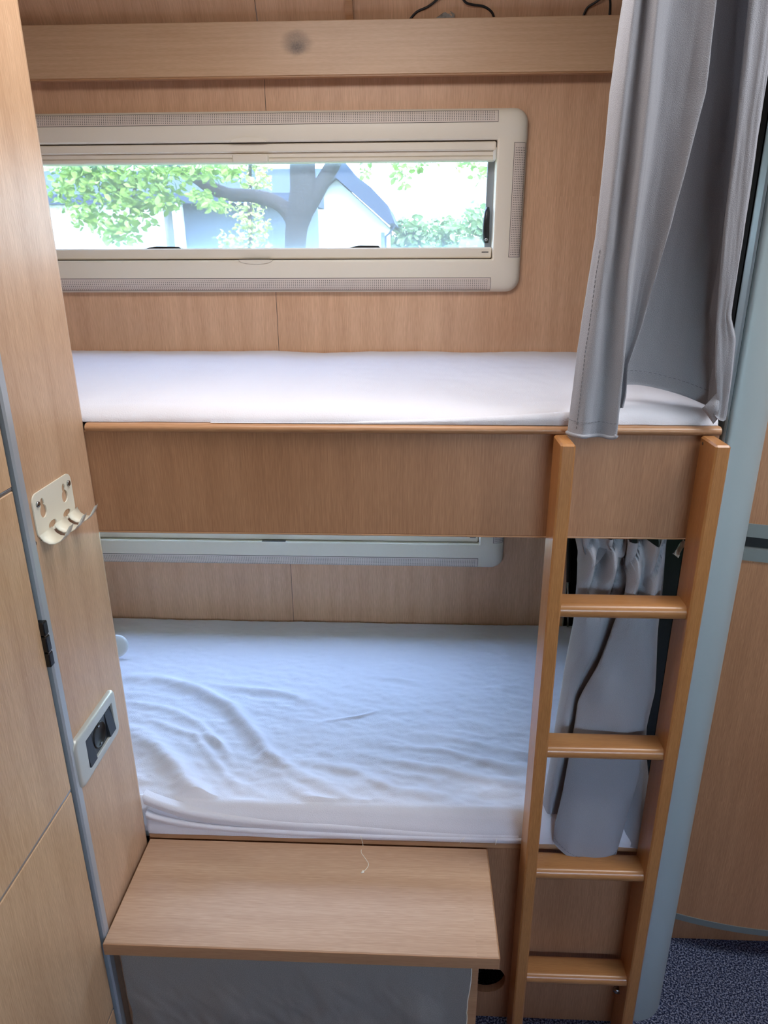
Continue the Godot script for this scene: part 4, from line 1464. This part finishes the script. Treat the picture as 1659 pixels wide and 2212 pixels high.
func make_outdoors() -> void:
	var st := begin()
	pbox(st, Vector3(-90, -1.0, -120), Vector3(90, -0.6, -1.2))
	tag(obj("lawn", st, M.grass), "lawn and ground outside the caravan", "lawn", "", "structure")
	var zt := -8.0
	var t := thing("garden_tree", "large forked tree with grey bark and green leaves outside the window", "tree", Vector3(-0.9, -0.6, zt))
	limb([[628, 1500, 30], [634, 900, 24], [637, 620, 22], [638, 535, 21], [641, 490, 22], [650, 450, 27], [656, 415, 27], [654, 380, 25], [653, 345, 24], [652, 260, 22]], zt, t, "trunk")
	limb([[636, 485, 14], [612, 448, 14], [575, 429, 13], [535, 422, 12], [495, 420, 12], [458, 406, 13], [425, 383, 13], [390, 362, 12], [350, 338, 11], [300, 300, 10]], zt, t, "bough")
	limb([[650, 470, 18], [672, 432, 18], [692, 402, 15], [710, 372, 14], [724, 345, 14], [745, 290, 13]], zt, t, "bough")
	limb([[470, 410, 4], [440, 425, 3], [430, 445, 2]], zt, t, "twig")
	limb([[330, 330, 5], [300, 380, 4], [285, 440, 3], [280, 500, 2]], zt, t, "twig")
	limb([[300, 300, 5], [220, 360, 4], [180, 430, 3]], zt, t, "twig")
	var green := [Color(0.30, 0.46, 0.08), Color(0.35, 0.50, 0.09), Color(0.27, 0.42, 0.08)]
	var spots := []
	for q in [[140, 400, 40, 50, 70], [200, 380, 50, 45, 110], [265, 400, 50, 55, 120], [330, 380, 45, 40, 90], [190, 465, 30, 25, 40], [255, 495, 32, 28, 60], [300, 450, 30, 40, 50], [350, 430, 30, 30, 45], [400, 375, 18, 18, 18], [160, 340, 80, 30, 110], [260, 330, 90, 30, 120], [435, 425, 20, 16, 26], [475, 440, 22, 12, 24], [450, 365, 35, 22, 50], [500, 370, 25, 25, 25], [380, 320, 80, 25, 80]]:
		var c := pz(q[0], q[1], zt + 0.5)
		var k := (EYE.z - zt) / FOCAL
		spots.append([c, Vector3(q[2] * k, q[3] * k, 0.5), q[4] * 2.3])
	leaves("foliage", spots, 0.095, green, 5, t)
	spots = []
	for q in [[790, 365, 16, 22, 22], [866, 370, 24, 22, 40], [872, 402, 10, 10, 9], [905, 350, 40, 12, 26], [1010, 352, 30, 16, 34], [1040, 375, 20, 16, 22], [1050, 345, 30, 12, 20], [820, 340, 60, 12, 30]]:
		var c := pz(q[0], q[1], zt - 0.6)
		var k := (EYE.z - zt) / FOCAL
		spots.append([c, Vector3(q[2] * k, q[3] * k, 0.35), q[4]])
	leaves("foliage", spots, 0.085, green, 6, t)
	# tall pale shrub behind the bough
	var zs := -12.0
	var s := thing("tall_shrub", "tall narrow shrub with yellowish green leaves behind the tree", "shrub", Vector3(-1.9, -0.6, zs))
	limb([[540, 1300, 6], [540, 700, 5], [540, 480, 4], [540, 350, 3]], zs, s, "stem")
	spots = []
	for q in [[545, 360, 38, 32, 150], [555, 395, 34, 22, 110], [530, 450, 44, 30, 130], [548, 490, 40, 34, 180], [530, 535, 60, 30, 170], [490, 520, 30, 25, 60], [540, 610, 60, 60, 150], [545, 310, 30, 40, 100]]:
		var c := pz(q[0], q[1], zs)
		var k := (EYE.z - zs) / FOCAL
		spots.append([c, Vector3(q[2] * k, q[3] * k, 0.4), q[4]])
	leaves("foliage", spots, 0.095, [Color(0.48, 0.52, 0.17), Color(0.52, 0.55, 0.19)], 7, s)
	# white house with a steep gable
	var zh := -38.0
	var h := thing("gabled_house", "white rendered house with a steep blue-grey gable roof", "house", Vector3(-3.5, -0.6, zh))
	var ap := pz(727, 388, zh)
	var er := pz(834, 486, zh)
	var el := Vector2(2 * ap.x - er.x - 0.6, er.y - 0.3)
	st = begin()
	prism(st, PackedVector2Array([Vector2(el.x, -0.6), Vector2(er.x, -0.6), Vector2(er.x, er.y), Vector2(ap.x, ap.y), el]), "z", zh - 9.0, zh)
	obj("wall", st, M.render_white, h)
	var rt := []
	for q in [[727, 385], [838, 484], [854, 484], [838, 444], [802, 406], [768, 380], [762, 372], [738, 342]]:
		var p := pz(q[0], q[1], zh)
		rt.append(Vector2(p.x, p.y))
	st = begin()
	prism(st, PackedVector2Array(rt), "z", zh - 9.5, zh + 0.6)
	obj("roof", st, M.roof_tile, h)
	st = begin()
	var l0 := Vector2(ap.x, ap.y + 0.05)
	prism(st, PackedVector2Array([l0, Vector2(rt[7].x, rt[7].y), Vector2(el.x - 0.5, el.y + 0.9), Vector2(el.x - 0.5, el.y - 0.3)]), "z", zh - 9.5, zh + 0.6)
	obj("roof", st, M.roof_tile, h)
	var wp := pz(827, 518, zh)
	st = begin()
	pbox(st, Vector3(wp.x - 0.09, wp.y - 0.4, zh - 0.05), Vector3(wp.x + 0.09, wp.y + 0.35, zh + 0.03))
	obj("window", st, M.garage, h)
	st = begin(true)
	var gz := pz(852, 488, zh)
	tube(st, [gz, gz + Vector3(-0.25, -0.35, 0), gz + Vector3(-0.45, -0.5, 0), gz + Vector3(-0.45, -4.0, 0)], 0.05, 8)
	obj("downpipe", st, M.roof_tile, h)
	# long low building on the left: pale wall, white corner pillar, blue-grey garage door under a roof
	var zb := -24.0
	var b := thing("low_building", "long pale building with a blue-grey garage door and white pillar", "building", Vector3(-8.0, -0.6, zb))
	var w0 := pz(40, 455, zb)
	var w1 := pz(352, 452, zb)
	st = begin()
	pbox(st, Vector3(w0.x - 4.0, -0.6, zb - 5.0), Vector3(w1.x, w1.y + 0.25, zb))
	obj("wall", st, M.render_white, b)
	var g0 := pz(352, 442, zb - 1.0)
	var g1 := pz(622, 442, zb - 1.0)
	st = begin()
	pbox(st, Vector3(g0.x - 0.2, -0.6, zb - 1.2), Vector3(g1.x + 1.0, g0.y, zb - 1.0))
	obj("garage_door", st, M.garage, b)
	var c0 := pz(364, 440, zb + 0.3)
	var c1 := pz(382, 440, zb + 0.3)
	st = begin()
	pbox(st, Vector3(c0.x + 0.1, -0.6, zb), Vector3(c1.x + 0.1, c0.y, zb + 0.35))
	obj("pillar", st, M.white_plastic, b)
	var r0 := pz(300, 440, zb + 0.2)
	var r1 := pz(630, 372, zb - 3.0)
	st = begin()
	prism(st, PackedVector2Array([Vector2(zb + 0.2, r0.y), Vector2(zb + 0.2, r0.y + 0.3), Vector2(zb - 4.0, pz(500, 366, zb - 4.0).y), Vector2(zb - 4.2, r0.y)]), "x", w0.x - 4.0, r1.x + 1.0)
	obj("roof", st, M.roof_tile, b)
	st = begin()
	var u0 := pz(470, 372, zb - 4.0)
	var u1 := pz(640, 300, zb - 4.0)
	pbox(st, Vector3(u0.x, u0.y - 1.5, zb - 8.0), Vector3(u1.x, u1.y, zb - 4.3))
	obj("upper_wall", st, M.render_white, b)
	# hedge of distant trees beyond the house
	var far := [Color(0.26, 0.38, 0.14), Color(0.30, 0.42, 0.16), Color(0.23, 0.35, 0.13)]
	var n := 0
	for q in [[890, 505, 50, 35, "broad hazy tree standing next to the white house's downpipe"], [960, 510, 45, 40, "hazy round tree between two other distant trees"], [1035, 495, 45, 60, "tall hazy tree in the distance beside the pane edge"]]:
		var zf := -46.0 - n * 2.0
		var c := pz(q[0], q[1], zf)
		var k := (EYE.z - zf) / FOCAL
		var ft := thing("distant_tree", q[4], "tree", Vector3(c.x, -0.6, zf), "distant trees")
		limb([[q[0], 640, 5], [q[0], q[1], 3]], zf, ft, "trunk")
		leaves("foliage", [[c, Vector3(q[2] * k, q[3] * k, 1.5), 420], [c + Vector3(0, -2.0, 0), Vector3(q[2] * k * 1.3, 1.6, 1.5), 260]], 0.5, far, 60 + n, ft)
		n += 1

func _ready() -> void:
	make_view()
	make_materials()
	make_room()
	make_window("window_1", 0.0, "wide cream framed caravan window above the upper mattress")
	make_window("window_2", LOWER, "wide cream framed caravan window above the lower mattress")
	make_added_lights()
	make_light_blocker()
	make_wardrobe()
	make_bunks()
	make_mattresses()
	make_right_side()
	make_step()
	make_ladder()
	make_shelf()
	make_upper_curtain()
	make_lower_curtain()
	make_hook_rack()
	make_socket()
	make_outdoors()
